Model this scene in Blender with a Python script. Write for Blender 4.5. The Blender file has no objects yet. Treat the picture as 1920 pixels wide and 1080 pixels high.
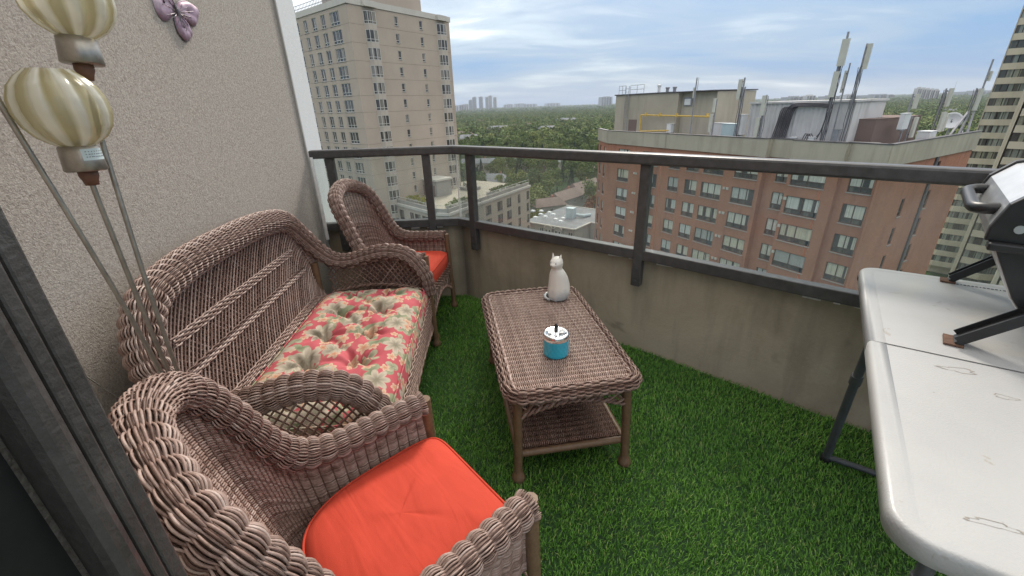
import bpy, math, random
import numpy as np
from mathutils import Matrix, Vector

random.seed(7)
RNG = np.random.default_rng(7)
SC = bpy.context.scene
COL = SC.collection
R_ = math.radians

# ------------------------------------------------------------------ camera
CAM_H = 1.29
CAM_R = ((0.99947448, -0.03241539, 0.0),
         (-0.01279251, -0.39443562, 0.91883453),
         (-0.02978438, -0.91835167, -0.39464301))
cam_data = bpy.data.cameras.new('camera')
cam = bpy.data.objects.new('camera', cam_data)
COL.objects.link(cam)
SC.camera = cam
cam_data.sensor_width = 36.0
cam_data.lens = 795.0 / 1920.0 * 36.0
cam_data.clip_start = 0.02
cam_data.clip_end = 40000.0
cam.matrix_world = Matrix(((CAM_R[0][0], -CAM_R[0][1], -CAM_R[0][2], 0.0),
                           (CAM_R[1][0], -CAM_R[1][1], -CAM_R[1][2], 0.0),
                           (CAM_R[2][0], -CAM_R[2][1], -CAM_R[2][2], CAM_H),
                           (0, 0, 0, 1)))

# ------------------------------------------------------------------ world, sun, exposure
SUN_EL, SUN_AZ = 40.0, 14.0           # azimuth measured from +Y towards +X
SC.view_settings.view_transform = 'Standard'
SC.view_settings.look = 'None'
SC.view_settings.exposure = 1.04
SC.view_settings.gamma = 1.0
SC.cycles.use_denoising = True
SC.cycles.max_bounces = 8
SC.cycles.transparent_max_bounces = 12
SC.cycles.volume_bounces = 0

world = bpy.data.worlds.new('World')
SC.world = world
world.use_nodes = True
wn, wl = world.node_tree.nodes, world.node_tree.links
wn.clear()
def wnode(t, **kw):
    n = wn.new(t)
    for k, v in kw.items():
        setattr(n, k, v)
    return n
w_out = wnode('ShaderNodeOutputWorld')
w_bg = wnode('ShaderNodeBackground')
w_bg.inputs['Strength'].default_value = 0.08
sky = wnode('ShaderNodeTexSky', sky_type='NISHITA')
sky.sun_disc = False
sky.sun_elevation = R_(SUN_EL)
sky.sun_rotation = R_(SUN_AZ)
sky.altitude = 100
sky.air_density = 1.0
sky.dust_density = 1.5
sky.ozone_density = 1.5
tc = wnode('ShaderNodeTexCoord')
sep = wnode('ShaderNodeSeparateXYZ')
wl.new(tc.outputs['Generated'], sep.inputs[0])
def wmath(op, a, b=None):
    n = wnode('ShaderNodeMath', operation=op)
    for i, q in enumerate((a, b)):
        if q is None:
            continue
        if isinstance(q, (int, float)):
            n.inputs[i].default_value = q
        else:
            wl.new(q, n.inputs[i])
    return n.outputs[0]
# clouds lie on a flat layer: the view direction is projected onto it
zc = wmath('ADD', wmath('MAXIMUM', sep.outputs['Z'], 0.0), 0.12)
px = wmath('DIVIDE', sep.outputs['X'], zc)
py = wmath('DIVIDE', sep.outputs['Y'], zc)
comb = wnode('ShaderNodeCombineXYZ')
wl.new(px, comb.inputs[0])
wl.new(py, comb.inputs[1])
def cloud_noise(scale, detail, rough, dist, off):
    mp = wnode('ShaderNodeMapping')
    mp.inputs['Location'].default_value = off
    mp.inputs['Rotation'].default_value = (0, 0, R_(12))
    mp.inputs['Scale'].default_value = (0.55, 1.0, 1.0)
    wl.new(comb.outputs[0], mp.inputs[0])
    n = wnode('ShaderNodeTexNoise')
    n.inputs['Scale'].default_value = scale
    n.inputs['Detail'].default_value = detail
    n.inputs['Roughness'].default_value = rough
    n.inputs['Distortion'].default_value = dist
    wl.new(mp.outputs[0], n.inputs['Vector'])
    return n.outputs['Fac']
n1 = cloud_noise(0.42, 6.0, 0.5, 0.5, (18.5, 12.5, 0.0))
n2 = cloud_noise(1.5, 6.0, 0.6, 0.7, (8.2, 1.7, 0.0))
nsum = wmath('ADD', wmath('MULTIPLY', n1, 0.74), wmath('MULTIPLY', n2, 0.26))
ramp = wnode('ShaderNodeValToRGB')
cr = ramp.color_ramp
cr.elements[0].position = 0.43
cr.elements[0].color = (.14, .27, .47, 1)
cr.elements[1].position = 0.68
cr.elements[1].color = (.90, .92, .92, 1)
e = cr.elements.new(0.53); e.color = (.25, .345, .47, 1)
e = cr.elements.new(0.605); e.color = (.44, .52, .59, 1)
wl.new(nsum, ramp.inputs[0])
mixc = wnode('ShaderNodeMixRGB')
mixc.inputs[0].default_value = 0.9
wl.new(sky.outputs[0], mixc.inputs[1])
cl10 = wnode('ShaderNodeVectorMath', operation='SCALE')
cl10.inputs['Scale'].default_value = 10.0
wl.new(ramp.outputs[0], cl10.inputs[0])
wl.new(cl10.outputs[0], mixc.inputs[2])
# an overcast sky is brighter towards the zenith than at the horizon
zpos = wmath('MAXIMUM', sep.outputs['Z'], 0.0)
grad = wmath('ADD', 0.92, wmath('MULTIPLY', zpos, 0.55))
neutral = wnode('ShaderNodeMixRGB')
wl.new(wmath('MINIMUM', wmath('MULTIPLY', wmath('MAXIMUM', wmath('SUBTRACT', zpos, 0.14), 0.0), 1.7), 0.85), neutral.inputs[0])
wl.new(mixc.outputs[0], neutral.inputs[1])
neutral.inputs[2].default_value = (8.0, 7.7, 7.2, 1)
mulc = wnode('ShaderNodeVectorMath', operation='SCALE')
wl.new(neutral.outputs[0], mulc.inputs[0])
wl.new(grad, mulc.inputs['Scale'])
wl.new(mulc.outputs[0], w_bg.inputs['Color'])
wl.new(w_bg.outputs[0], w_out.inputs['Surface'])

sun_data = bpy.data.lights.new('sun', 'SUN')
sun_data.energy = 1.5
sun_data.angle = R_(11)
sun_data.color = (1.0, 0.92, 0.82)
sun = bpy.data.objects.new('sun', sun_data)
COL.objects.link(sun)
_sd = Vector((math.sin(R_(SUN_AZ)) * math.cos(R_(SUN_EL)), math.cos(R_(SUN_AZ)) * math.cos(R_(SUN_EL)), math.sin(R_(SUN_EL))))
sun.rotation_euler = (-_sd).to_track_quat('-Z', 'Y').to_euler()
sun.location = (0, 0, 60)

# ------------------------------------------------------------------ mesh helpers
class MB:
    """collects polygons of one part; build() links them as one mesh object"""
    def __init__(self):
        self.v, self.polys, self.mi, self.sh, self.n = [], [], [], [], 0
    def add(self, verts, faces, mi=0, shade=0.5):
        verts = np.asarray(verts, dtype=np.float64).reshape(-1, 3)
        self.v.append(verts)
        self.sh.append(np.broadcast_to(np.asarray(shade, dtype=np.float64), (len(verts),)))
        if isinstance(faces, np.ndarray):
            self.polys.append(faces + self.n)
        else:
            by = {}
            for f in faces:
                by.setdefault(len(f), []).append(f)
            for k in by:
                self.polys.append(np.array(by[k]) + self.n)
                self.mi.append(np.full(len(by[k]), mi))
            self.n += len(verts)
            return
        self.mi.append(np.full(len(faces), mi))
        self.n += len(verts)
    def box(self, c, s, rz=0.0, mi=0, shade=0.5, taper=1.0):
        x, y, z = s[0] / 2, s[1] / 2, s[2] / 2
        p = np.array([(-x, -y, -z), (x, -y, -z), (x, y, -z), (-x, y, -z), (-x * taper, -y * taper, z), (x * taper, -y * taper, z), (x * taper, y * taper, z), (-x * taper, y * taper, z)])
        if rz:
            ca, sa = math.cos(rz), math.sin(rz)
            p = np.stack([p[:, 0] * ca - p[:, 1] * sa, p[:, 0] * sa + p[:, 1] * ca, p[:, 2]], 1)
        self.add(p + np.array(c), [(3, 2, 1, 0), (4, 5, 6, 7), (0, 1, 5, 4), (1, 2, 6, 5), (2, 3, 7, 6), (3, 0, 4, 7)], mi, shade)
        return self
    def beam(self, a, b, w, h, mi=0, up=(0, 0, 1), shade=0.5):
        """box from a to b, w across, h along up"""
        a, b, up = np.array(a, float), np.array(b, float), np.array(up, float)
        t = b - a; t /= np.linalg.norm(t)
        s = np.cross(t, up); s /= np.linalg.norm(s)
        u = np.cross(s, t)
        q = [a - s * w / 2 - u * h / 2, a + s * w / 2 - u * h / 2, a + s * w / 2 + u * h / 2, a - s * w / 2 + u * h / 2]
        q += [p + (b - a) for p in q]
        self.add(q, [(0, 1, 2, 3), (7, 6, 5, 4), (1, 0, 4, 5), (2, 1, 5, 6), (3, 2, 6, 7), (0, 3, 7, 4)], mi, shade)
        return self
    def prism(self, poly, z0, z1, mi=0, cap_mi=None):
        n = len(poly)
        v = [(p[0], p[1], z0) for p in poly] + [(p[0], p[1], z1) for p in poly]
        self.add(v, [(i, (i + 1) % n, n + (i + 1) % n, n + i) for i in range(n)], mi)
        self.add([(p[0], p[1], z1) for p in poly], [tuple(range(n))], mi if cap_mi is None else cap_mi)
        self.add([(p[0], p[1], z0) for p in poly], [tuple(range(n - 1, -1, -1))], mi)
        return self
    def lathe(self, prof, n=24, c=(0, 0, 0), mi=0, shade=0.5):
        prof = np.array(prof, float)
        a = np.linspace(0, 2 * np.pi, n, endpoint=False)
        m = len(prof)
        v = np.stack([np.outer(prof[:, 0], np.cos(a)), np.outer(prof[:, 0], np.sin(a)), np.repeat(prof[:, 1:2], n, 1)], -1).reshape(-1, 3) + np.array(c)
        i, j = np.meshgrid(np.arange(m - 1), np.arange(n), indexing='ij')
        f = np.stack([i * n + j, i * n + (j + 1) % n, (i + 1) * n + (j + 1) % n, (i + 1) * n + j], -1).reshape(-1, 4)
        self.add(v, f, mi, shade)
        return self
    def grid(self, P, mi=0, shade=0.5, flip=False):
        """P: (m, n, 3) array of points"""
        m, n = P.shape[:2]
        i, j = np.meshgrid(np.arange(m - 1), np.arange(n - 1), indexing='ij')
        f = np.stack([i * n + j, i * n + j + 1, (i + 1) * n + j + 1, (i + 1) * n + j], -1).reshape(-1, 4)
        if flip:
            f = f[:, ::-1].copy()
        self.add(P.reshape(-1, 3), f, mi, shade if np.isscalar(shade) else np.asarray(shade).reshape(-1))
        return self
    def tubes(self, P, r, N=None, sides=5, mi=0, shade=0.5, cap=True):
        """P: (k, m, 3) k strands of m points each; r scalar or (k, m); N: (k, m, 3) reference normals"""
        P = np.asarray(P, float)
        if P.ndim == 2:
            P = P[None]
        k, m = P.shape[:2]
        T = np.gradient(P, axis=1)
        T /= np.linalg.norm(T, axis=-1, keepdims=True) + 1e-12
        if N is None:
            N = np.empty_like(P)
            ref = np.where(np.abs(T[:, :1, 2:3]) > 0.9, np.array([1.0, 0, 0]), np.array([0, 0, 1.0]))[:, 0]
            for q in range(m):
                w = ref - T[:, q] * np.sum(ref * T[:, q], -1, keepdims=True)
                w /= np.linalg.norm(w, axis=-1, keepdims=True) + 1e-12
                N[:, q] = w
                ref = w
        else:
            N = N - T * np.sum(N * T, -1, keepdims=True)
            N /= np.linalg.norm(N, axis=-1, keepdims=True) + 1e-12
        B = np.cross(T, N)
        a = np.linspace(0, 2 * np.pi, sides, endpoint=False)
        rr = np.broadcast_to(np.asarray(r, float), (k, m))[..., None, None]
        V = P[:, :, None, :] + rr * (np.cos(a)[None, None, :, None] * N[:, :, None, :] + np.sin(a)[None, None, :, None] * B[:, :, None, :])
        kk, mm, ss = np.meshgrid(np.arange(k), np.arange(m - 1), np.arange(sides), indexing='ij')
        base = kk * m * sides
        f = np.stack([base + mm * sides + ss, base + mm * sides + (ss + 1) % sides, base + (mm + 1) * sides + (ss + 1) % sides, base + (mm + 1) * sides + ss], -1).reshape(-1, 4)
        sh = np.asarray(shade, float)
        if sh.ndim == 1:
            sh = np.repeat(sh, m * sides)
        self.add(V.reshape(-1, 3), f, mi, sh)
        if cap:
            for q in range(k):
                self.add(V[q, 0], [tuple(range(sides - 1, -1, -1))], mi, float(np.atleast_1d(shade)[q if np.ndim(shade) else 0]))
                self.add(V[q, -1], [tuple(range(sides))], mi, float(np.atleast_1d(shade)[q if np.ndim(shade) else 0]))
        return self
    def mesh(self, name, mats, smooth=False):
        me = bpy.data.meshes.new(name)
        v = np.concatenate(self.v)
        me.vertices.add(len(v))
        me.vertices.foreach_set('co', v.ravel())
        loops = np.concatenate([p.ravel() for p in self.polys])
        tot = np.concatenate([np.full(len(p), p.shape[1]) for p in self.polys])
        start = np.concatenate([[0], np.cumsum(tot)[:-1]])
        me.loops.add(len(loops))
        me.loops.foreach_set('vertex_index', loops.astype(np.int32))
        me.polygons.add(len(tot))
        me.polygons.foreach_set('loop_start', start.astype(np.int32))
        me.polygons.foreach_set('material_index', np.concatenate(self.mi).astype(np.int32))
        me.polygons.foreach_set('use_smooth', np.full(len(tot), bool(smooth)))
        me.update(calc_edges=True)
        at = me.attributes.new('shade', 'FLOAT', 'POINT')
        at.data.foreach_set('value', np.concatenate(self.sh).astype(np.float32))
        for m in (mats if isinstance(mats, (list, tuple)) else [mats]):
            me.materials.append(m)
        return me
    def build(self, name, mats, parent=None, smooth=False, bevel=0.0, loc=None, rz=0.0):
        o = bpy.data.objects.new(name, self.mesh(name, mats, smooth))
        COL.objects.link(o)
        o.parent = parent
        if loc is not None:
            o.location = loc
        o.rotation_euler.z = rz
        if bevel:
            b = o.modifiers.new('bevel', 'BEVEL')
            b.width = bevel
            b.segments = 2
            b.limit_method = 'ANGLE'
            b.angle_limit = R_(40)
        return o

def tag(o, label=None, cat=None, group=None, kind=None):
    if label: o['label'] = label
    if cat: o['category'] = cat
    if group: o['group'] = group
    if kind: o['kind'] = kind
    return o
def thing(name, label, cat, loc=(0, 0, 0), rz=0.0, group=None):
    o = bpy.data.objects.new(name, None)
    COL.objects.link(o)
    o.location = loc
    o.rotation_euler = (0, 0, rz)
    return tag(o, label, cat, group)
def link(name, me, parent=None, loc=(0, 0, 0), rz=0.0, scale=None):
    o = bpy.data.objects.new(name, me)
    COL.objects.link(o)
    o.parent = parent
    o.location = loc
    o.rotation_euler = (0, 0, rz)
    if scale is not None:
        o.scale = scale
    return o
def copy_tree(o, parent=None):
    c = o.copy()
    COL.objects.link(c)
    c.parent = parent
    for ch in list(o.children):
        copy_tree(ch, c)
    return c

def spline(ctrl, n):
    """Catmull-Rom through the control points, n samples evenly spaced along its length; returns points and control parameters"""
    C = np.array(ctrl, float)
    E = np.vstack([2 * C[0] - C[1], C, 2 * C[-1] - C[-2]])
    t = np.linspace(0, len(C) - 1, (len(C) - 1) * 24 + 1)
    P = spl_at(E, t)
    d = np.concatenate([[0], np.cumsum(np.linalg.norm(np.diff(P[:, :3], axis=0), axis=1))])
    tt = np.interp(np.linspace(0, d[-1], n), d, t)
    return spl_at(E, tt), tt, d[-1]
def spl_at(E, t):
    k = np.clip(np.floor(t).astype(int), 0, len(E) - 4)
    f = (t - k)[:, None]
    p0, p1, p2, p3 = E[k], E[k + 1], E[k + 2], E[k + 3]
    return 0.5 * (2 * p1 + (p2 - p0) * f + (2 * p0 - 5 * p1 + 4 * p2 - p3) * f ** 2 + (3 * p1 - p0 - 3 * p2 + p3) * f ** 3)
def spl_t(ctrl, t):
    C = np.array(ctrl, float)
    return spl_at(np.vstack([2 * C[0] - C[1], C, 2 * C[-1] - C[-2]]), t)

# ------------------------------------------------------------------ materials
class NT:
    """small wrapper for building one material's nodes"""
    def __init__(self, name):
        self.m = bpy.data.materials.new(name)
        self.m.use_nodes = True
        self.n, self.l = self.m.node_tree.nodes, self.m.node_tree.links
        self.bsdf = self.n['Principled BSDF']
        self.out = self.n['Material Output']
        self._tc = None
    def new(self, t, **kw):
        n = self.n.new(t)
        for k, v in kw.items():
            setattr(n, k, v)
        return n
    def put(self, sock, v):
        if isinstance(v, bpy.types.NodeSocket):
            self.l.new(v, sock)
        elif isinstance(v, (tuple, list)) and len(v) == 3 and sock.type == 'RGBA':
            sock.default_value = (*v, 1)
        else:
            sock.default_value = v
    def co(self, which='Object'):
        if self._tc is None:
            self._tc = self.new('ShaderNodeTexCoord')
        return self._tc.outputs[which]
    def math(self, op, a, b=0.0, c=None, clamp=False):
        n = self.new('ShaderNodeMath', operation=op, use_clamp=clamp)
        self.put(n.inputs[0], a); self.put(n.inputs[1], b)
        if c is not None: self.put(n.inputs[2], c)
        return n.outputs[0]
    def mix(self, fac, a, b, mode='MIX'):
        n = self.new('ShaderNodeMixRGB', blend_type=mode)
        self.put(n.inputs[0], fac); self.put(n.inputs[1], a); self.put(n.inputs[2], b)
        return n.outputs[0]
    def ramp(self, fac, *stops):
        n = self.new('ShaderNodeValToRGB')
        els = n.color_ramp.elements
        while len(els) < len(stops): els.new(0.5)
        for e_, (p, c) in zip(els, stops):
            e_.position = p
            e_.color = (c, c, c, 1) if isinstance(c, (int, float)) else (*c, 1)
        self.put(n.inputs[0], fac)
        return n.outputs[0]
    def mapping(self, vec, scale=(1, 1, 1), rot=(0, 0, 0), loc=(0, 0, 0)):
        n = self.new('ShaderNodeMapping')
        self.put(n.inputs['Vector'], vec)
        n.inputs['Scale'].default_value = scale
        n.inputs['Rotation'].default_value = rot
        n.inputs['Location'].default_value = loc
        return n.outputs[0]
    def noise(self, scale, detail=3.0, rough=0.55, vec=None, dist=0.0, out='Fac'):
        n = self.new('ShaderNodeTexNoise')
        n.inputs['Scale'].default_value = scale
        n.inputs['Detail'].default_value = detail
        n.inputs['Roughness'].default_value = rough
        n.inputs['Distortion'].default_value = dist
        self.put(n.inputs['Vector'], vec if vec is not None else self.co())
        return n.outputs[out]
    def attr(self, name):
        n = self.new('ShaderNodeAttribute', attribute_name=name)
        return n.outputs['Fac']
    def rand(self):
        return self.new('ShaderNodeObjectInfo').outputs['Random']
    def bump(self, h, strength=0.3, dist=0.01):
        n = self.new('ShaderNodeBump')
        n.inputs['Strength'].default_value = strength
        n.inputs['Distance'].default_value = dist
        self.put(n.inputs['Height'], h)
        self.l.new(n.outputs[0], self.bsdf.inputs['Normal'])
    def fin(self, color, rough=0.6, metal=0.0, spec=None):
        self.put(self.bsdf.inputs['Base Color'], color)
        self.put(self.bsdf.inputs['Roughness'], rough)
        self.put(self.bsdf.inputs['Metallic'], metal)
        if spec is not None:
            self.bsdf.inputs['Specular IOR Level'].default_value = spec
        return self.m

def plain(name, c, rough=0.6, metal=0.0, var=0.15, scale=6.0, bump=0.0, bscale=60.0, spec=None):
    t = NT(name)
    n = t.noise(scale, 5.0, 0.6)
    lo = tuple(x * (1 - var) for x in c)
    hi = tuple(min(1, x * (1 + var)) for x in c)
    col = t.ramp(n, (0.3, lo), (0.7, hi))
    if bump:
        t.bump(t.noise(bscale, 4.0), bump, 0.005)
    return t.fin(col, rough, metal, spec)

M = {}
def stucco():
    t = NT('stucco')
    fine = t.noise(190, 2.0, 0.5, dist=1.0)
    mid = t.noise(70, 3.0, 0.6, dist=0.8)
    big = t.noise(1.3, 4.0)
    h = t.math('ADD', t.math('MULTIPLY', fine, 0.7), t.math('MULTIPLY', mid, 0.5))
    c = t.ramp(t.math('ADD', t.math('MULTIPLY', fine, 0.75), t.math('MULTIPLY', mid, 0.25)), (0.34, (0.225, 0.192, 0.163)), (0.5, (0.365, 0.325, 0.285)), (0.66, (0.48, 0.438, 0.392)))
    c = t.mix(t.math('MULTIPLY', big, 0.25), c, (0.45, 0.42, 0.39))
    t.bump(h, 0.6, 0.005)
    return t.fin(c, 0.9)
M['stucco'] = stucco()
M['white_render'] = plain('white_render', (0.68, 0.69, 0.70), 0.85, var=0.06, scale=90, bump=0.4, bscale=120)
M['white_trim'] = plain('white_trim', (0.78, 0.76, 0.74), 0.6, var=0.12, scale=25, bump=0.2)
def parapet_mat():
    t = NT('parapet_paint')
    big = t.noise(1.6, 5.0, 0.62, dist=0.5)
    fine = t.noise(70, 4.0)
    st = t.noise(3.2, 4.0, 0.6, vec=t.mapping(t.co(), scale=(2.4, 2.4, 0.35)))
    blot = t.noise(2.4, 3.0, 0.7, dist=1.0, vec=t.mapping(t.co(), loc=(3.1, 0.4, 2.2)))
    c = t.ramp(big, (0.28, (0.25, 0.20, 0.135)), (0.55, (0.41, 0.34, 0.245)), (0.8, (0.52, 0.445, 0.335)))
    c = t.mix(t.ramp(st, (0.5, 0.0), (0.74, 0.5)), c, (0.13, 0.11, 0.085))
    c = t.mix(t.ramp(blot, (0.66, 0.0), (0.72, 0.45)), c, (0.12, 0.105, 0.085))
    sx = t.new('ShaderNodeSeparateXYZ'); t.put(sx.inputs[0], t.co())
    drip = t.math('ABSOLUTE', t.math('ADD', t.math('ADD', sx.outputs[0], 0.335), t.math('MULTIPLY', t.math('SUBTRACT', st, 0.5), 0.10)))
    c = t.mix(t.ramp(drip, (0.012, 0.7), (0.07, 0.0)), c, (0.07, 0.058, 0.045))
    c = t.mix(t.math('MULTIPLY', fine, 0.18), c, (0.5, 0.46, 0.4))
    t.bump(t.math('ADD', t.math('MULTIPLY', fine, 0.6), big), 0.45, 0.006)
    return t.fin(c, 0.88)
M['parapet'] = parapet_mat()
M['flake'] = plain('flaking_white_paint', (0.72, 0.70, 0.66), 0.8, var=0.2, scale=60)
M['bronze'] = plain('dark_bronze_paint', (0.068, 0.066, 0.066), 0.38, var=0.25, scale=30, bump=0.05)
M['frame_dark'] = plain('door_frame_paint', (0.052, 0.048, 0.046), 0.45, var=0.3, scale=22, bump=0.35, bscale=110)
M['rubber'] = plain('black_rubber', (0.012, 0.012, 0.012), 0.7)
def rail_glass():
    t = NT('railing_glass')
    tr = t.new('ShaderNodeBsdfTransparent')
    tr.inputs[0].default_value = (0.90, 0.93, 0.92, 1)
    gl = t.new('ShaderNodeBsdfGlossy')
    gl.inputs['Roughness'].default_value = 0.02
    gl.inputs['Color'].default_value = (0.9, 0.95, 0.95, 1)
    df = t.new('ShaderNodeBsdfDiffuse')
    df.inputs['Color'].default_value = (0.75, 0.77, 0.76, 1)
    fr = t.new('ShaderNodeFresnel')
    fr.inputs['IOR'].default_value = 1.45
    m1 = t.new('ShaderNodeMixShader')
    t.put(m1.inputs[0], t.math('MULTIPLY', fr.outputs[0], 0.4))
    t.l.new(tr.outputs[0], m1.inputs[1]); t.l.new(gl.outputs[0], m1.inputs[2])
    dirt = t.noise(4.0, 6.0, 0.65)
    streak = t.noise(9.0, 4.0, 0.6, vec=t.mapping(t.co(), scale=(3, 3, 0.4)))
    fac = t.math('MULTIPLY', t.math('ADD', dirt, streak), 0.075)
    m2 = t.new('ShaderNodeMixShader')
    t.put(m2.inputs[0], fac)
    t.l.new(m1.outputs[0], m2.inputs[1]); t.l.new(df.outputs[0], m2.inputs[2])
    t.l.new(m2.outputs[0], t.out.inputs['Surface'])
    return t.m
M['glass'] = rail_glass()
def wicker(name, dark, mid, light, rough=0.5):
    t = NT(name)
    s = t.attr('shade')
    n = t.noise(38, 4.0, 0.6)
    n2 = t.noise(140, 3.0, 0.7)
    f = t.math('ADD', t.math('ADD', t.math('MULTIPLY', s, 0.6), t.math('MULTIPLY', n, 0.35)), t.math('MULTIPLY', t.math('SUBTRACT', n2, 0.5), 0.45))
    c = t.ramp(f, (0.2, dark), (0.5, mid), (0.85, light))
    g = t.noise(3.0, 3.0)
    c = t.mix(t.math('MULTIPLY', g, 0.35), c, dark)
    t.bump(t.noise(400, 2.0), 0.15, 0.001)
    return t.fin(c, rough, spec=0.4)
M['wicker'] = wicker('wicker', (0.09, 0.046, 0.033), (0.265, 0.168, 0.133), (0.48, 0.36, 0.305))
M['wicker_pale'] = wicker('wicker_weathered', (0.11, 0.060, 0.045), (0.345, 0.235, 0.195), (0.63, 0.505, 0.45))
M['wicker_palest'] = wicker('wicker_table_top', (0.15, 0.088, 0.067), (0.46, 0.335, 0.285), (0.74, 0.62, 0.56))  # palest wicker tones, used only on the coffee table top
M['wicker_core'] = plain('wicker_core', (0.065, 0.036, 0.025), 0.8, var=0.3, scale=30)
M['cane'] = wicker('wrapped_cane', (0.075, 0.044, 0.026), (0.19, 0.115, 0.066), (0.32, 0.215, 0.135), 0.45)
def cloth(name, c, weave=900):
    t = NT(name)
    n = t.noise(5, 4.0)
    f = t.noise(weave, 2.0)
    col = t.ramp(n, (0.3, tuple(x * 0.88 for x in c)), (0.7, tuple(min(1, x * 1.08) for x in c)))
    col = t.mix(t.math('MULTIPLY', f, 0.25), col, tuple(x * 0.7 for x in c))
    wr = t.noise(8.0, 2.5, 0.5, vec=t.mapping(t.co(), scale=(0.5, 2.2, 1.0), rot=(0, 0, R_(30))), dist=0.6)
    t.bump(t.math('ADD', t.math('MULTIPLY', wr, 1.0), t.math('MULTIPLY', f, 0.05)), 0.4, 0.02)
    return t.fin(col, 0.85, spec=0.2)
M['orange'] = cloth('orange_cloth', (0.54, 0.064, 0.036))
def floral():
    t = NT('floral_cloth')
    sp = t.new('ShaderNodeSeparateXYZ')
    t.put(sp.inputs[0], t.co())
    xy = t.new('ShaderNodeCombineXYZ')
    t.put(xy.inputs[0], sp.outputs[0])
    t.put(xy.inputs[1], t.math('ADD', sp.outputs[1], t.math('MULTIPLY', sp.outputs[2], -0.8)))
    warp = t.noise(9.0, 2.0, vec=xy.outputs[0], out='Color')
    wv = t.new('ShaderNodeVectorMath', operation='MULTIPLY_ADD')
    t.put(wv.inputs[0], warp); wv.inputs[1].default_value = (0.02, 0.02, 0); t.put(wv.inputs[2], xy.outputs[0])
    base = wv.outputs[0]
    n = t.noise(6, 4.0)
    col = t.ramp(n, (0.3, (0.40, 0.078, 0.092)), (0.7, (0.50, 0.115, 0.13)))
    def layer(col, scale, off, petals, rad, depth, c_in, c_out, rnd=0.75):
        mp = t.mapping(base, loc=off)
        v = t.new('ShaderNodeTexVoronoi', voronoi_dimensions='2D', feature='F1')
        v.inputs['Scale'].default_value = scale
        v.inputs['Randomness'].default_value = rnd
        t.put(v.inputs['Vector'], mp)
        dl = t.new('ShaderNodeVectorMath', operation='SUBTRACT')
        t.put(dl.inputs[0], mp); t.put(dl.inputs[1], v.outputs['Position'])
        s2 = t.new('ShaderNodeSeparateXYZ'); t.put(s2.inputs[0], dl.outputs[0])
        sc = t.new('ShaderNodeSeparateColor'); t.put(sc.inputs[0], v.outputs['Color'])
        ang = t.math('ADD', t.math('ARCTAN2', s2.outputs[1], s2.outputs[0]), t.math('MULTIPLY', sc.outputs[0], 6.28))
        r = t.math('MULTIPLY', v.outputs['Distance'], 1.0)
        lobes = t.math('ABSOLUTE', t.math('COSINE', t.math('MULTIPLY', ang, petals / 2)))
        R = t.math('MULTIPLY', t.math('ADD', 1.0 - depth, t.math('MULTIPLY', lobes, depth)), t.math('MULTIPLY', t.math('ADD', 0.7, t.math('MULTIPLY', sc.outputs[1], 0.45)), rad))
        q = t.math('DIVIDE', r, R)
        mask = t.ramp(q, (0.92, 1.0), (1.0, 0.0))
        inner = t.mix(t.ramp(q, (0.15, 0.0), (0.75, 1.0)), c_in, c_out)
        veins = t.ramp(t.math('ABSOLUTE', t.math('COSINE', t.math('MULTIPLY', ang, petals * 1.5))), (0.0, 0.35), (0.35, 0.0))
        inner = t.mix(veins, inner, c_in)
        return t.mix(mask, col, inner)
    col = layer(col, 7.5, (0.3, 0.1, 0), 2, 0.42, 0.85, (0.16, 0.18, 0.11), (0.27, 0.28, 0.18))
    col = layer(col, 9.5, (0.7, 0.45, 0), 3, 0.36, 0.8, (0.20, 0.21, 0.14), (0.36, 0.33, 0.23))
    col = layer(col, 13.0, (0.2, 0.9, 0), 5, 0.36, 0.5, (0.45, 0.20, 0.12), (0.52, 0.38, 0.27))
    col = layer(col, 5.6, (0.12, 0.53, 0), 7, 0.38, 0.45, (0.21, 0.185, 0.135), (0.43, 0.37, 0.29))
    f = t.noise(800, 2.0)
    t.bump(t.math('ADD', t.noise(14, 3.0), t.math('MULTIPLY', f, 0.05)), 0.3, 0.012)
    return t.fin(col, 0.85, spec=0.2)
M['floral'] = floral()
M['piping'] = plain('cushion_piping', (0.50, 0.16, 0.15), 0.85)
def table_plastic():
    t = NT('blow_moulded_plastic')
    peb = t.noise(260, 2.0, 0.5)
    big = t.noise(2.2, 5.0, 0.6)
    c = t.ramp(big, (0.3, (0.37, 0.37, 0.368)), (0.7, (0.45, 0.448, 0.44)))
    st = t.noise(11.0, 4.0, 0.6, dist=1.5)
    c = t.mix(t.ramp(st, (0.67, 0.0), (0.70, 0.6)), c, (0.30, 0.265, 0.215))
    sm = t.noise(3.0, 3.0, 0.5, dist=0.4, vec=t.mapping(t.co(), loc=(5.0, 2.0, 0)))
    c = t.mix(t.ramp(sm, (0.58, 0.0), (0.75, 0.35)), c, (0.55, 0.50, 0.36))
    sp_ = t.noise(46.0, 2.0, 0.5)
    c = t.mix(t.ramp(sp_, (0.76, 0.0), (0.79, 0.8)), c, (0.16, 0.12, 0.09))
    t.bump(t.math('ADD', peb, t.math('MULTIPLY', big, 0.3)), 0.22, 0.003)
    return t.fin(c, 0.4, spec=0.45)
M['plastic'] = table_plastic()
M['stain'] = plain('dried_stain', (0.27, 0.245, 0.215), 0.7, var=0.35, scale=90)
M['grey_steel'] = plain('grey_powder_coat', (0.075, 0.08, 0.085), 0.45, var=0.2, scale=20)
M['steel'] = plain('stainless_steel', (0.46, 0.47, 0.48), 0.38, 0.75, var=0.12, scale=12, bump=0.05)
M['chrome'] = plain('chrome', (0.80, 0.80, 0.80), 0.12, 1.0, var=0.04)
M['black'] = plain('black_enamel', (0.016, 0.016, 0.017), 0.4, var=0.3, scale=25)
M['rust'] = plain('rusty_foot', (0.13, 0.07, 0.045), 0.9, var=0.4, scale=80)
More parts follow.
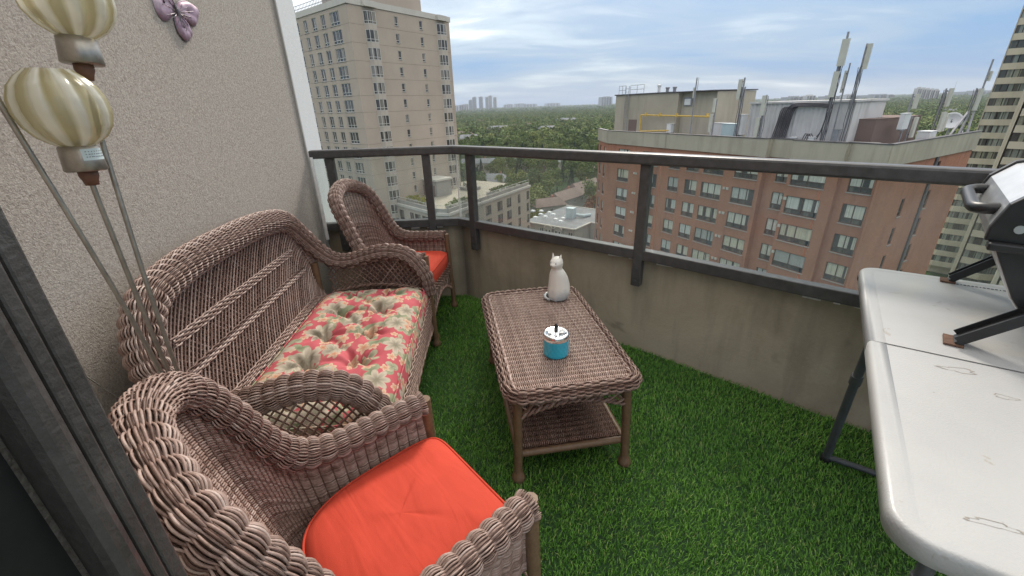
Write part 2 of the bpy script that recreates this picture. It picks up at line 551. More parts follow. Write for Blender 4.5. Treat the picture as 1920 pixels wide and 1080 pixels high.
M['teal'] = plain('turquoise_enamel', (0.030, 0.36, 0.50), 0.18, var=0.1, scale=14)
def porcelain():
    t = NT('white_porcelain')
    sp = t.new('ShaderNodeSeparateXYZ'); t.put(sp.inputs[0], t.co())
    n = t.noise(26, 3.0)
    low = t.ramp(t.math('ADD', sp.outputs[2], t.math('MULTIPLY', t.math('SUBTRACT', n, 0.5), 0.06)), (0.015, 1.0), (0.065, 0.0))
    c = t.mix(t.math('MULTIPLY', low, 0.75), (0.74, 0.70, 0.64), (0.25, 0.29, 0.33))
    c = t.mix(t.ramp(t.noise(12, 4.0), (0.5, 0.0), (0.75, 0.3)), c, (0.55, 0.47, 0.38))
    return t.fin(c, 0.3)
M['porcelain'] = porcelain()
M['eye'] = plain('painted_eye', (0.10, 0.14, 0.16), 0.2)
M['brass'] = plain('brushed_nickel', (0.36, 0.335, 0.30), 0.36, 0.85, var=0.2, scale=40)
M['socket'] = plain('brown_socket', (0.17, 0.085, 0.055), 0.5)
M['sticker'] = plain('pale_blue_sticker', (0.52, 0.62, 0.64), 0.5, var=0.05)
M['ink'] = plain('printed_ink', (0.16, 0.18, 0.2), 0.6)
def shade_glass():
    t = NT('ribbed_cream_glass')
    s = t.attr('shade')
    c = t.ramp(s, (0.0, (0.42, 0.36, 0.19)), (0.5, (0.62, 0.59, 0.43)), (1.0, (0.78, 0.77, 0.69)))
    tl = t.new('ShaderNodeBsdfTranslucent'); t.put(tl.inputs[0], c)
    tr = t.new('ShaderNodeBsdfTransparent'); tr.inputs[0].default_value = (0.86, 0.84, 0.72, 1)
    t.fin(c, 0.12, spec=0.6)
    t.bsdf.inputs['Coat Weight'].default_value = 0.5
    a = t.new('ShaderNodeMixShader'); a.inputs[0].default_value = 0.45
    t.l.new(t.bsdf.outputs[0], a.inputs[1]); t.l.new(tl.outputs[0], a.inputs[2])
    b = t.new('ShaderNodeMixShader')
    t.put(b.inputs[0], t.ramp(s, (0.0, 0.42), (1.0, 0.06)))
    t.l.new(a.outputs[0], b.inputs[1]); t.l.new(tr.outputs[0], b.inputs[2])
    t.l.new(b.outputs[0], t.out.inputs['Surface'])
    return t.m
M['shade'] = shade_glass()
def butterfly_mat():
    t = NT('butterfly_wing')
    n = t.noise(30, 3.0)
    c = t.ramp(n, (0.35, (0.30, 0.19, 0.26)), (0.6, (0.46, 0.33, 0.40)), (0.8, (0.6, 0.5, 0.54)))
    return t.fin(c, 0.4, 0.25)
M['wing'] = butterfly_mat()
M['pewter'] = plain('pewter', (0.20, 0.18, 0.20), 0.4, 0.6)
def turf_mat():
    t = NT('turf_blade')
    s = t.attr('shade')
    g = t.ramp(t.noise(1.7, 4.0, 0.6, dist=0.6), (0.35, 0.0), (0.68, 1.0))
    c = t.ramp(s, (0.0, (0.036, 0.108, 0.012)), (0.5, (0.105, 0.262, 0.030)), (0.9, (0.215, 0.42, 0.065)), (1.0, (0.34, 0.41, 0.13)))
    c = t.mix(t.math('MULTIPLY', g, 0.5), c, (0.026, 0.10, 0.014))
    return t.fin(c, 0.5, spec=0.3)
M['turf'] = turf_mat()
M['turf_base'] = plain('turf_backing', (0.012, 0.045, 0.008), 0.9, var=0.3, scale=40)
M['concrete'] = plain('concrete', (0.36, 0.35, 0.33), 0.9, var=0.2, scale=5, bump=0.2)

# ------------------------------------------------------------------ city: materials
def facade_mat(name, c, var=0.12, streak=0.35, dirt=(0.2, 0.17, 0.14), fine=30):
    t = NT(name)
    a = t.noise(0.22, 4.0, 0.6)
    b = t.noise(0.5, 4.0, 0.65, vec=t.mapping(t.co(), scale=(2.0, 2.0, 0.25)))
    f = t.noise(fine, 2.0)
    col = t.ramp(a, (0.3, tuple(x * (1 - var) for x in c)), (0.7, tuple(x * (1 + var) for x in c)))
    col = t.mix(t.math('MULTIPLY', t.ramp(b, (0.48, 0.0), (0.72, 1.0)), streak), col, dirt)
    col = t.mix(t.math('MULTIPLY', f, 0.18), col, tuple(x * 0.75 for x in c))
    return t.fin(col, 0.9, spec=0.2)
def brick_mat():
    t = NT('red_brick')
    sp = t.new('ShaderNodeSeparateXYZ'); t.put(sp.inputs[0], t.co())
    cb = t.new('ShaderNodeCombineXYZ')
    t.put(cb.inputs[0], t.math('SUBTRACT', sp.outputs[0], sp.outputs[1])); t.put(cb.inputs[1], sp.outputs[2])
    br = t.new('ShaderNodeTexBrick')
    t.put(br.inputs['Vector'], cb.outputs[0])
    br.inputs['Scale'].default_value = 4.0
    br.inputs['Mortar Size'].default_value = 0.012
    br.inputs['Color1'].default_value = (0.47, 0.225, 0.145, 1)
    br.inputs['Color2'].default_value = (0.39, 0.175, 0.115, 1)
    br.inputs['Mortar'].default_value = (0.30, 0.17, 0.12, 1)
    big = t.noise(0.3, 5.0, 0.62)
    c = t.mix(t.ramp(big, (0.4, 0.0), (0.7, 0.55)), br.outputs['Color'], (0.31, 0.145, 0.10))
    st = t.noise(0.8, 5.0, 0.65, vec=t.mapping(t.co(), scale=(1.5, 1.5, 0.22)))
    c = t.mix(t.ramp(st, (0.54, 0.0), (0.75, 0.55)), c, (0.20, 0.09, 0.065))
    return t.fin(c, 0.9, spec=0.2)
M['brick'] = brick_mat()
M['beige_band'] = facade_mat('beige_stucco_band', (0.44, 0.40, 0.325))
M['tower_wall'] = facade_mat('beige_precast', (0.50, 0.42, 0.35), 0.07, 0.12, (0.36, 0.30, 0.24))
M['tower_joint'] = plain('panel_joint', (0.22, 0.18, 0.14), 0.9)
M['cornice'] = facade_mat('pale_cornice', (0.62, 0.585, 0.535), 0.06, 0.2, (0.4, 0.36, 0.3))
M['spandrel'] = facade_mat('pale_spandrel', (0.54, 0.48, 0.42), 0.06, 0.15)
M['podium_wall'] = facade_mat('podium_render', (0.52, 0.455, 0.385), 0.07, 0.2)
M['cream'] = facade_mat('cream_concrete', (0.60, 0.565, 0.455), 0.08, 0.35, (0.42, 0.37, 0.26))
M['grey_roof'] = facade_mat('grey_roof', (0.23, 0.235, 0.245), 0.2, 0.3, (0.15, 0.15, 0.15))
M['slate'] = facade_mat('roof_shingle', (0.22, 0.165, 0.145), 0.25, 0.3, (0.13, 0.1, 0.09), fine=4)
M['grey_wall'] = facade_mat('grey_render', (0.36, 0.345, 0.32), 0.1, 0.3)
M['corrugated'] = facade_mat('corrugated_sheet', (0.60, 0.59, 0.59), 0.12, 0.5, (0.27, 0.24, 0.22))
M['antenna'] = plain('antenna_plastic', (0.56, 0.55, 0.49), 0.5, var=0.1, scale=1.0)
M['antenna_white'] = plain('white_box_paint', (0.70, 0.71, 0.72), 0.5, var=0.08, scale=1.0)
M['galv'] = plain('galvanised_steel', (0.30, 0.30, 0.32), 0.5, 0.5, var=0.2, scale=3.0)
M['dark_steel'] = plain('dark_steel', (0.08, 0.075, 0.085), 0.6, var=0.2, scale=3.0)
M['yellow_pipe'] = plain('yellow_paint', (0.62, 0.42, 0.10), 0.5, var=0.15, scale=3.0)
M['brown_wall'] = facade_mat('brown_cladding', (0.20, 0.15, 0.135), 0.12, 0.2)
M['pale_blue'] = plain('pale_blue_sheet', (0.42, 0.52, 0.55), 0.5, var=0.1, scale=1.0)
M['win_frame'] = plain('window_frame_paint', (0.055, 0.045, 0.042), 0.5)
M['white_frame'] = plain('white_window_frame', (0.66, 0.64, 0.60), 0.5)
def pane_mat(name, curtain, dark=0.35, tint=(0.055, 0.065, 0.075)):
    t = NT(name)
    r = t.rand()
    sp = t.new('ShaderNodeSeparateXYZ'); t.put(sp.inputs[0], t.co())
    rs = t.math('MULTIPLY', r, 37.0)
    xs = t.math('ADD', t.math('MULTIPLY', sp.outputs[0], 0.75), rs)
    cl = t.new('ShaderNodeTexNoise', noise_dimensions='1D')
    t.put(cl.inputs['W'], xs); cl.inputs['Scale'].default_value = 1.2; cl.inputs['Detail'].default_value = 1.0
    drawn = t.ramp(cl.outputs['Fac'], (dark + 0.08, 0.0), (dark + 0.12, 1.0))
    fold = t.new('ShaderNodeTexNoise', noise_dimensions='1D')
    t.put(fold.inputs['W'], t.math('ADD', sp.outputs[0], rs)); fold.inputs['Scale'].default_value = 9.0
    tone = t.ramp(t.math('FRACT', t.math('MULTIPLY', r, 17.3)), (0.0, tuple(x * .55 for x in curtain)), (0.35, curtain), (0.7, (curtain[0] * .95, curtain[1] * .85, curtain[2] * .68)), (1.0, tuple(min(1, x * 1.12) for x in curtain)))
    c = t.mix(t.ramp(fold.outputs['Fac'], (0.3, 0.55), (0.65, 0.0)), tone, tuple(x * 0.42 for x in curtain))
    c = t.mix(drawn, tint, c)
    inner = t.noise(1.3, 3.0)
    c = t.mix(t.math('MULTIPLY', t.ramp(inner, (0.5, 0.0), (0.8, 1.0)), 0.4), c, (0.13, 0.12, 0.11))
    return t.fin(c, 0.08, spec=0.5)
M['pane'] = pane_mat('curtained_pane', (0.70, 0.73, 0.69), 0.29)
M['pane_dark'] = pane_mat('dark_pane', (0.16, 0.17, 0.165), 0.45)
M['pane_tower'] = pane_mat('tower_pane', (0.33, 0.31, 0.29), 0.42, (0.07, 0.065, 0.065))
M['pane_green'] = pane_mat('green_tinted_pane', (0.34, 0.40, 0.36), 0.40, (0.075, 0.085, 0.08))

# ------------------------------------------------------------------ city: helpers
ZR = CAM_H                      # heights below are given relative to the eye
GZ = -43.0 + ZR                 # street level
def v2(p): return np.array(p, float)
class Bld:
    """a building: an Empty at street level; parts are given in scene coordinates"""
    def __init__(self, name, label, cat, x, y, z=GZ, group=None):
        self.o = np.array((x, y, z))
        self.root = thing(name, label, cat, (x, y, z), 0.0, group)
    def part(self, name, mb, mats, parent=None, smooth=False):
        mb.v = [p - self.o for p in mb.v]
        return mb.build(name, mats, parent or self.root, smooth)
    def put(self, name, me, p, rz=0.0, parent=None):
        return link(name, me, parent or self.root, tuple(np.array(p, float) - self.o), rz)
def wall_holes(mb, P0, d, u0, u1, z0, z1, holes, rec=0.18, mi=0, out=0.0):
    """vertical wall along d from P0 with recessed openings; inward is z x d"""
    P0, d = v2(P0), v2(d)
    inn = np.array((-d[1], d[0]))
    def P(u, z, s=0.0):
        q = P0 + d * u + inn * (s - out)
        return (q[0], q[1], z)
    hs = [(max(a, u0), min(b, u1), max(c, z0), min(e_, z1)) for a, b, c, e_ in holes if b > u0 and a < u1 and e_ > z0 and c < z1]
    us = sorted({u0, u1} | {q for h in hs for q in h[:2]})
    zs = sorted({z0, z1} | {q for h in hs for q in h[2:]})
    V, F = [], []
    def quad(a, b, c, e_):
        F.append(tuple(range(len(V), len(V) + 4))); V.extend((a, b, c, e_))
    for i in range(len(us) - 1):
        for j in range(len(zs) - 1):
            cu, cz = (us[i] + us[i + 1]) / 2, (zs[j] + zs[j + 1]) / 2
            if any(a < cu < b and c < cz < e_ for a, b, c, e_ in hs):
                continue
            quad(P(us[i], zs[j]), P(us[i + 1], zs[j]), P(us[i + 1], zs[j + 1]), P(us[i], zs[j + 1]))
    for a, b, c, e_ in hs:
        quad(P(a, c), P(a, e_), P(a, e_, rec), P(a, c, rec))
        quad(P(b, e_), P(b, c), P(b, c, rec), P(b, e_, rec))
        quad(P(a, c, rec), P(b, c, rec), P(b, c), P(a, c))
        quad(P(a, e_), P(b, e_), P(b, e_, rec), P(a, e_, rec))
    mb.add(V, F, mi)
    return mb
WIN = {}
def window_mesh(w, h, n=2, strip=0.0, pane='pane', frame='win_frame', bar=0.07):
    """panes (own mesh) and frame (sub-part mesh); x along the wall, y inward, origin bottom left"""
    key = (round(w, 2), round(h, 2), n, round(strip, 2), pane, frame)
    if key in WIN:
        return WIN[key]
    p = MB()
    p.add([(0, 0, strip), (w, 0, strip), (w, 0, h), (0, 0, h)], [(0, 1, 2, 3)], 0)
    if strip:
        p.add([(0, 0.03, 0), (w, 0.03, 0), (w, 0.03, strip), (0, 0.03, strip)], [(0, 1, 2, 3)], 1)
    f = MB()
    for i in range(n + 1):
        x = min(max(w * i / n, bar / 2), w - bar / 2)
        f.box((x, -0.02, h / 2), (bar, 0.08, h))
    for z in ([bar / 2, h - bar / 2] + ([strip] if strip else [])):
        f.box((w / 2, -0.025, z), (w, 0.075, bar))
    f.box((w / 2, -0.12, -0.05), (w + 0.1, 0.2, 0.08), mi=1)
    WIN[key] = (p.mesh('window', [M[pane], M['pane_dark']]), f.mesh('frame', [M[frame], M['concrete']]))
    return WIN[key]
def put_window(b, P0, d, u0, u1, zb, zt, n=2, strip=0.0, pane='pane', frame='win_frame', rec=0.14, out=0.0):
    P0, d = v2(P0), v2(d)
    inn = np.array((-d[1], d[0]))
    q = P0 + d * u0 + inn * (rec - out)
    pm, fm = window_mesh(u1 - u0, zt - zb, n, strip, pane, frame)
    o = b.put('window', pm, (q[0], q[1], zb), math.atan2(d[1], d[0]))
    link('frame', fm, o)
    return o

# ------------------------------------------------------------------ ground
mb = MB()
gx = np.concatenate([-np.geomspace(12000, 60, 14), np.geomspace(60, 12000, 14)])
gy = np.concatenate([[-3000, -400, 20], np.geomspace(60, 12000, 20)])
GXX, GYY = np.meshgrid(gx, gy, indexing='ij')
mb.grid(np.stack([GXX, GYY, np.full_like(GXX, GZ)], -1))
def ground_mat():
    t = NT('ground_cover')
    n = t.noise(0.02, 6.0, 0.6)
    n2 = t.noise(0.15, 5.0, 0.6)
    c = t.ramp(n, (0.4, (0.035, 0.065, 0.022)), (0.56, (0.05, 0.085, 0.03)), (0.63, (0.11, 0.11, 0.105)))
    c = t.mix(t.math('MULTIPLY', n2, 0.4), c, (0.03, 0.045, 0.02))
    return t.fin(c, 0.95, spec=0.1)
M['ground'] = ground_mat()
tag(mb.build('ground', M['ground']), kind='structure')
mb = MB()
mb.add([(-60, 112, GZ + .02), (60, 60, GZ + .02), (62, 68, GZ + .02), (-58, 120, GZ + .02)], [(0, 1, 2, 3)])
mb.add([(30, 75, GZ + .024), (37, 73, GZ + .024), (60, 150, GZ + .024), (70, 330, GZ + .024), (63, 330, GZ + .024), (53, 152, GZ + .024)], [(0, 1, 2, 5), (5, 2, 3, 4)])
tag(mb.build('road', plain('asphalt', (0.06, 0.06, 0.062), 0.9, var=0.2, scale=0.4)), kind='structure')

# ------------------------------------------------------------------ brick apartment block
BA, BB, BC, BL = v2((15.21, 67.43)), v2((31.09, 35.9)), v2((48.81, 46.03)), v2((15.18, 73.99))
bd = (BB - BA) / np.linalg.norm(BB - BA)
bi = np.array((-bd[1], bd[0]))
be = (BC - BB) / np.linalg.norm(BC - BB)
bei = np.array((-be[1], be[0]))
brick = Bld('brick_apartment_block', 'red brick apartment block with beige roof band and rooftop antennas', 'building', 32, 60)
rows = [-6.25 - 2.8 * k for k in range(9)]
WH = 1.75
cols = [(2.55, 4.95, 2, 0), (7.6, 10.5, 3, 0), (12.5, 14.2, 2, 0), (15.25, 17.1, 2, 0), (17.75, 20.5, 3, 0), (21.85, 24.6, 3, 0), (26.1, 27.5, 2, 1), (28.1, 31.3, 2, 2), (33.0, 34.9, 2, 3)]
secs = [(0, 11.6, 0.0), (11.6, 25.05, 0.0), (25.05, 27.78, -0.7), (27.78, 32.3, 0.1), (32.3, 35.3, -0.35)]
secmap = {0: 0.0, 1: -0.7, 2: 0.1, 3: -0.35}
zb0, zb1 = GZ, -5.62 + ZR
holes = [(c[0], c[1], r - WH + ZR, r + ZR) for c in cols for r in rows]
for u0, u1, out in secs:
    m = MB()
    wall_holes(m, BA, bd, u0, u1, zb0, zb1, holes, 0.2, 0, out)
    # returns at the section ends
    for u, o2 in ((u0, out), (u1, out)):
        a = BA + bd * u + bi * (-out); b_ = BA + bd * u + bi * 0.9
        m.add([(a[0], a[1], zb0), (b_[0], b_[1], zb0), (b_[0], b_[1], zb1), (a[0], a[1], zb1)], [(0, 1, 2, 3)])
    brick.part('brick_wall', m, M['brick'])
for c in cols:
    for r in rows:
        put_window(brick, BA, bd, c[0], c[1], r - WH + ZR, r + ZR, c[2], 0.5, 'pane', 'win_frame', 0.14, secmap[c[3]] if c[3] else 0.0)
# corner return and side walls
slits = [(6.2, 6.95, r - 1.7 + ZR, r + ZR) for r in rows[1:]] + [(12.0, 12.7, r - 1.7 + ZR, r + 0.1 + ZR) for r in rows]
m = MB()
wall_holes(m, BB, be, -0.2, 20.4, zb0, zb1, slits, 0.2)
brick.part('brick_wall', m, M['brick'])
for s in slits:
    put_window(brick, BB, be, s[0], s[1], s[2], s[3], 1, 0.45, 'pane_dark')
bl = (BA - BL) / np.linalg.norm(BA - BL)
lh = [(a, a + 1.2, r - WH + ZR, r + ZR) for a in (1.2, 4.2) for r in rows]
m = MB()
wall_holes(m, BL, bl, 0, np.linalg.norm(BA - BL), zb0, zb1, lh, 0.2)
brick.part('brick_wall', m, M['brick'])
for s in lh:
    put_window(brick, BL, bl, s[0], s[1], s[2], s[3], 1, 0.45, 'pane')
back = [tuple(BC), tuple(BC + bei * 9), (48, 78), (20, 84), tuple(BL)]
m = MB()
for a, b_ in zip(back[:-1], back[1:]):
    m.add([(a[0], a[1], zb0), (b_[0], b_[1], zb0), (b_[0], b_[1], zb1), (a[0], a[1], zb1)], [(0, 1, 2, 3)])
brick.part('brick_wall', m, M['brick'])
# drain pipe recess on the side wall, pair of vents by the windows
m = MB()
for u in (11.2,):
    a = BB + be * u - bei * 0.06
    m.box((a[0], a[1], (zb0 + zb1) / 2), (0.5, 0.16, zb1 - zb0), math.atan2(be[1], be[0]))
brick.part('downpipe_channel', m, M['dark_steel'])
vent_me = MB().box((0, 0, 0), (0.26, 0.12, 0.26)).box((0.42, 0, 0), (0.26, 0.12, 0.26)).mesh('wall_vent', M['antenna'])
for u in (20.95, 27.62, 6.2):
    for r in rows:
        q = BA + bd * u - bi * (0.06 + (0.1 if u > 27 else 0))
        brick.put('wall_vent', vent_me, (q[0], q[1], r - 0.3 + ZR), math.atan2(bd[1], bd[0]))
# beige band (each straight run its own piece), coping, roof
ring = []
for u0, u1, out in secs:
    ring += [BA + bd * u0 - bi * out, BA + bd * u1 - bi * out]
ring += [BC]
for a, b_ in zip([BL] + ring[:-1], ring):
    dd = b_ - a
    L = np.linalg.norm(dd)
    if L < 0.05: continue
    dd = dd / L
    nn = np.array((-dd[1], dd[0]))
    cc = (a + b_) / 2
    m = MB().box((cc[0] - nn[0] * 0.02, cc[1] - nn[1] * 0.02, -4.74 + ZR), (L + (0.24 if L > 2 else -0.1), 0.32, 1.76), math.atan2(dd[1], dd[0]))
    bp = brick.part('roof_band', m, M['beige_band'])
    m = MB().box((cc[0], cc[1], -3.82 + ZR), (L + (0.3 if L > 2 else -0.05), 0.46, 0.07), math.atan2(dd[1], dd[0]))
    brick.part('coping', m, M['dark_steel'], None)
m = MB().prism([tuple(p) for p in [BL + (0.1, 0), BA + bd * .2 + bi * .8, BB + bi * .8, BC + bei * .2] + [v2(p) for p in back[1:-1]]], -5.4 + ZR, -4.9 + ZR)
brick.part('roof', m, M['grey_roof'])
def BR(u, s): return BA + bd * u + bi * s
def BRR(u, s): return BB + be * u + bei * s
bang, eang = math.atan2(bd[1], bd[0]), math.atan2(be[1], be[0])
def ubox(m, u0, u1, s0, s1, z0, z1, mi=0, fr=BR):
    c = (fr(u0, s0) + fr(u1, s1)) / 2
    m.box((c[0], c[1], (z0 + z1) / 2 + ZR), (abs(u1 - u0), abs(s1 - s0), z1 - z0), bang if fr is BR else eang, mi)
    return m
pent = Bld('rooftop_penthouse', 'beige stucco lift penthouse on the brick block roof', 'penthouse', *BR(4, 8), z=-4.9 + ZR)
m = MB(); ubox(m, -4.7, 6.9, 5, 13, -4.9, 0.98); pent.part('wall', m, M['beige_band'])
m = MB(); ubox(m, 6.9, 13.7, 5.6, 13, -4.9, 0.92); pent.part('wall', m, M['beige_band'])
m = MB(); ubox(m, 6.95, 8.2, 4.9, 5.7, -4.9, 0.95); pent.part('pier', m, M['beige_band'])
m = MB(); ubox(m, -4.9, 6.95, 4.85, 13.1, 0.98, 1.12); ubox(m, 6.95, 13.85, 4.75, 13.1, 0.96, 1.08); pent.part('coping', m, M['dark_steel'])
m = MB(); ubox(m, -1.3, 0.4, 4.93, 5.05, -4.9, -2.5); pent.part('door', m, M['brown_wall'])
m = MB(); ubox(m, 8.6, 10.0, 5.5, 5.66, -0.75, 0.3); vp = pent.part('vent', m, M['galv'])
m = MB(); ubox(m, 8.8, 9.8, 5.4, 5.5, -0.6, 0.15); pent.part('vent_cover', m, M['antenna_white'], vp)
for u in (0.2, 0.2):
    pass
m = MB()
for u in (-2.25, -1.5):
    a = BR(u, 4.75); m.box((a[0], a[1], -1.1 + ZR), (0.07, 0.07, 6.6))
for k in range(14):
    a, b_ = BR(-2.25, 4.75), BR(-1.5, 4.75)
    m.beam((a[0], a[1], -4.0 + 0.45 * k + ZR), (b_[0], b_[1], -4.0 + 0.45 * k + ZR), 0.04, 0.04)
pent.part('ladder', m, M['galv'])
m = MB()
for ua, ub in ((-4.3, -2.7), (-1.7, 1.2)):
    for z in (1.7, 2.3):
        a, b_ = BR(ua, 5.2), BR(ub, 5.2)
        m.beam((a[0], a[1], z + ZR), (b_[0], b_[1], z + ZR), 0.05, 0.05)
    for u in np.linspace(ua, ub, 3):
        a = BR(u, 5.2); m.box((a[0], a[1], 1.68 + ZR), (0.05, 0.05, 1.25))
pent.part('guard_rail', m, M['galv'])
for u in (3.4, 5.0, 6.3):
    a = BR(u, 6)
    m = MB().lathe([(0.0, 0.0), (0.22, 0.0), (0.22, 0.8 if u < 4 else .5), (0.3, 0.85 if u < 4 else .52), (0.3, 1.1 if u < 4 else .7), (0, 1.15 if u < 4 else .72)], 10, (a[0], a[1], 1.05 + ZR))
    pent.part('chimney_pipe', m, M['antenna_white' if u < 4 else 'galv'])
yp = [BR(2.0, 4.3), BR(14.2, 4.4), BR(8.2, 3.6)]
m = MB()
m.tubes(np.array([(yp[0][0], yp[0][1], -4.9 + ZR), (yp[0][0], yp[0][1], -3.0 + ZR), (yp[0][0], yp[0][1], -1.85 + ZR), (yp[0][0] + .01, yp[0][1], -1.75 + ZR)]), 0.13, sides=8)
m.tubes(np.array([(yp[0][0], yp[0][1], -1.82 + ZR), (yp[1][0], yp[1][1], -1.98 + ZR)]), 0.1, sides=8)
m.tubes(np.array([(yp[0][0], yp[0][1], -4.1 + ZR), (yp[2][0], yp[2][1], -3.75 + ZR)]), 0.1, sides=8)
for f in (0.08, .3, .55, .95):
    q = yp[0] * (1 - f) + yp[1] * f
    m.box((q[0], q[1], -1.75 + ZR - .1 * f), (.25, .25, .5))
o = m.build('gas_pipe', M['yellow_pipe']); tag(o, 'yellow gas pipe running along the rooftop penthouse wall', 'pipe')
shed = Bld('corrugated_plant_shed', 'grey corrugated metal plant shed on the brick block roof', 'shed', *BR(25, 6), z=-4.9 + ZR)
ns = 44
us = np.linspace(20.3, 30.5, ns * 2 + 1)
for k, (s0, flip) in enumerate(((3.0, False),)):
    pts = []
    for q, u in enumerate(us):
        p = BR(u, s0 + (0.09 if (q // 2) % 2 else 0.0) + (0.0 if q % 2 else 0.0))
        pts.append(p)
    P = np.array([[(p[0], p[1], -4.9 + ZR), (p[0], p[1], -0.55 + ZR)] for p in pts])
    m = MB().grid(P); shed.part('sheet_wall', m, M['corrugated'])
m = MB(); ubox(m, 20.3, 30.5, 3.25, 8.5, -4.9, -0.62); shed.part('body', m, M['corrugated'])
m = MB(); ubox(m, 20.15, 30.65, 2.85, 8.7, -0.6, -0.42); shed.part('roof_flashing', m, M['corrugated'])
# cable bundle climbing the shed
m = MB()
for q in range(11):
    u = 23.75 + q * 0.13
    o_ = 0.04 * math.sin(q * 2.1)
    pts = [BR(u - 0.15, 2.2), BR(u - .12, 2.55), BR(u - 0.05 + o_, 2.75), BR(u + 0.12, 2.75), BR(u + .25 + o_, 2.75), BR(u + .5, 2.9)]
    zz = [-4.7, -4.2, -3.2, -2.2, -1.25 + .1 * o_, -0.95]
    P, _, _ = spline([(p[0], p[1], z + ZR) for p, z in zip(pts, zz)], 16)
    m.tubes(P, 0.055, sides=5)
for q in range(7):
    pts = [BR(24.6 + .1 * q, 2.75), BR(25.4, 2.7 - .02 * q), BR(27.5, 2.7), BR(28.9, 2.6)]
    P, _, _ = spline([(p[0], p[1], z + ZR - .05 * q) for p, z in zip(pts, (-1.05, -0.62, -0.66, -0.8))], 16)
    m.tubes(P, 0.045, sides=5)
tag(m.build('cable_bundle', M['dark_steel'], smooth=True), 'thick bundle of dark cables climbing the corrugated shed', 'cables')

def mast(label, u, s, z1, panels=(), fr=BR, z0=-4.9, r=0.07, extra=None, wires=0):
    """antenna mast; panels: (du, ds, zlo, zhi, width)"""
    p = fr(u, s)
    b = Bld('antenna_mast', label, 'antenna', p[0], p[1], z0 + ZR, 'antennas on the brick block roof')
    m = MB().tubes(np.array([(p[0], p[1], z0 + ZR), (p[0], p[1], z1 + ZR)]), r, sides=8)
    b.part('pole', m, M['galv'])
    m = MB().box((p[0], p[1], z0 + .04 + ZR), (.7, .7, .08)); b.part('base_plate', m, M['galv'])
    for du, ds, zl, zh, w in panels:
        q = fr(u + du, s + ds)
        m = MB().box((q[0], q[1], (zl + zh) / 2 + ZR), (w, 0.2, zh - zl), bang if fr is BR else eang)
        pn = b.part('panel', m, M['antenna'])
        m = MB()
        for z in (zl + .25, zh - .25):
            m.beam((p[0], p[1], z + ZR), (q[0], q[1], z + ZR), 0.07, 0.07)
        b.part('bracket', m, M['dark_steel'], pn)
    if wires:
        m = MB()
        for k in range(wires):
            a_ = 2 * math.pi * k / wires
            zz = np.linspace(z0, z1 * 0.55, 12)
            rr_ = r + 0.06 + 0.07 * np.abs(np.sin(zz * 1.7 + k))
            m.tubes(np.stack([p[0] + rr_ * np.cos(a_ + 0.25 * zz), p[1] + rr_ * np.sin(a_ + .25 * zz), zz + ZR], -1), 0.03, sides=4)
        b.part('cable', m, M['dark_steel'])
    return b
mast('tall rooftop mast with two stacked pale panels and black cables', 29.3, 1.5, 5.0, [(.12, -.25, 2.35, 4.45, .55), (-.02, -.25, -0.15, 1.95, .4)], wires=7, r=0.09)
mast('thin bare pole between the two panel masts on the shed end', 29.6, 2.4, 2.6, [(-.18, 0, .2, 2.0, .12)], r=.06)
mast('dark twin pole mast with one slanting pale panel by the shed corner', 30.5, 2.5, 4.0, [(.4, -.25, 2.0, 3.95, .3)], wires=4, r=.08)
mast('slim grey whip pole standing before the penthouse wall', 12.5, 3.0, 2.5, [(-.2, 0, .2, 1.4, .16)], r=.08)
mast('rooftop mast with one tall flat panel beyond the pale blue cabinet', 19.75, 2.0, 2.05, [(-.35, -.1, -.1, 1.9, .42)], r=.09, wires=4)
mast('short grey mast with narrow panel behind the penthouse corner', 18.4, 4.2, 1.2, [(-.15, -.2, -.3, 1.0, .22)], r=.07)
mast('white tube antenna with a lower panel beside the penthouse end', 16.6, 2.0, 0.0, [(-.1, -.2, -1.4, .1, .26), (-.25, -.2, -3.6, -1.6, .34)], r=.08)
mast('white panel antenna with a second panel low against the shed front', 23.3, 1.0, 0.25, [(-.1, -.15, -1.7, .2, .42), (-.35, -.15, -3.9, -1.9, .42)], r=.09, wires=3)
mast('short roof mast with pale panel and square box on the right parapet', 8.6, 2.4, -0.1, [(.45, -.2, -1.35, -.1, .55)], BRR)
mast('low pale panel antenna standing behind the right parapet coping', 9.3, 2.2, -2.0, [(.2, -.3, -3.9, -2.1, .5)], BRR)
mast('roof mast with one high panel above two low panels', 14.9, 2.1, 0.3, [(.75, -.2, -1.35, .3, .75), (.6, -.3, -3.7, -1.85, .8), (1.5, -.3, -3.7, -2.05, .45)], BRR, wires=4)
mast('braced roof mast with a wide panel beside the satellite dish', 19.0, 1.0, 0.25, [(.6, -.2, -1.85, .2, .9)], BRR, wires=3)
mast('leaning tall thin mast with a small square mesh antenna', 20.2, 0.9, 2.8, [(.35, -.1, .85, 1.75, .4)], BRR, r=.08)
mast('thin whip aerial on the penthouse roof', 9.3, 7, 2.7, (), BR, 1.08, .03)
# lattice braces
m = MB()
for (ua, sa, za), (ub, sb, zb_) in (((16.6, 1.2, -4.3), (19.0, 1.0, -1.9)), ((18.0, .9, -4.3), (19.4, 1.0, -2.0)), ((19.0, .5, -4.4), (20.1, .9, -1.6)), ((18.4, .7, -4.2), (20.0, 1.2, -3.9))):
    a, b_ = BRR(ua, sa), BRR(ub, sb)
    m.beam((a[0], a[1], za + ZR), (b_[0], b_[1], zb_ + ZR), .16, .16)
tag(m.build('brace_frame', M['galv']), 'galvanised steel bracing frame under the wide panel mast', 'frame')
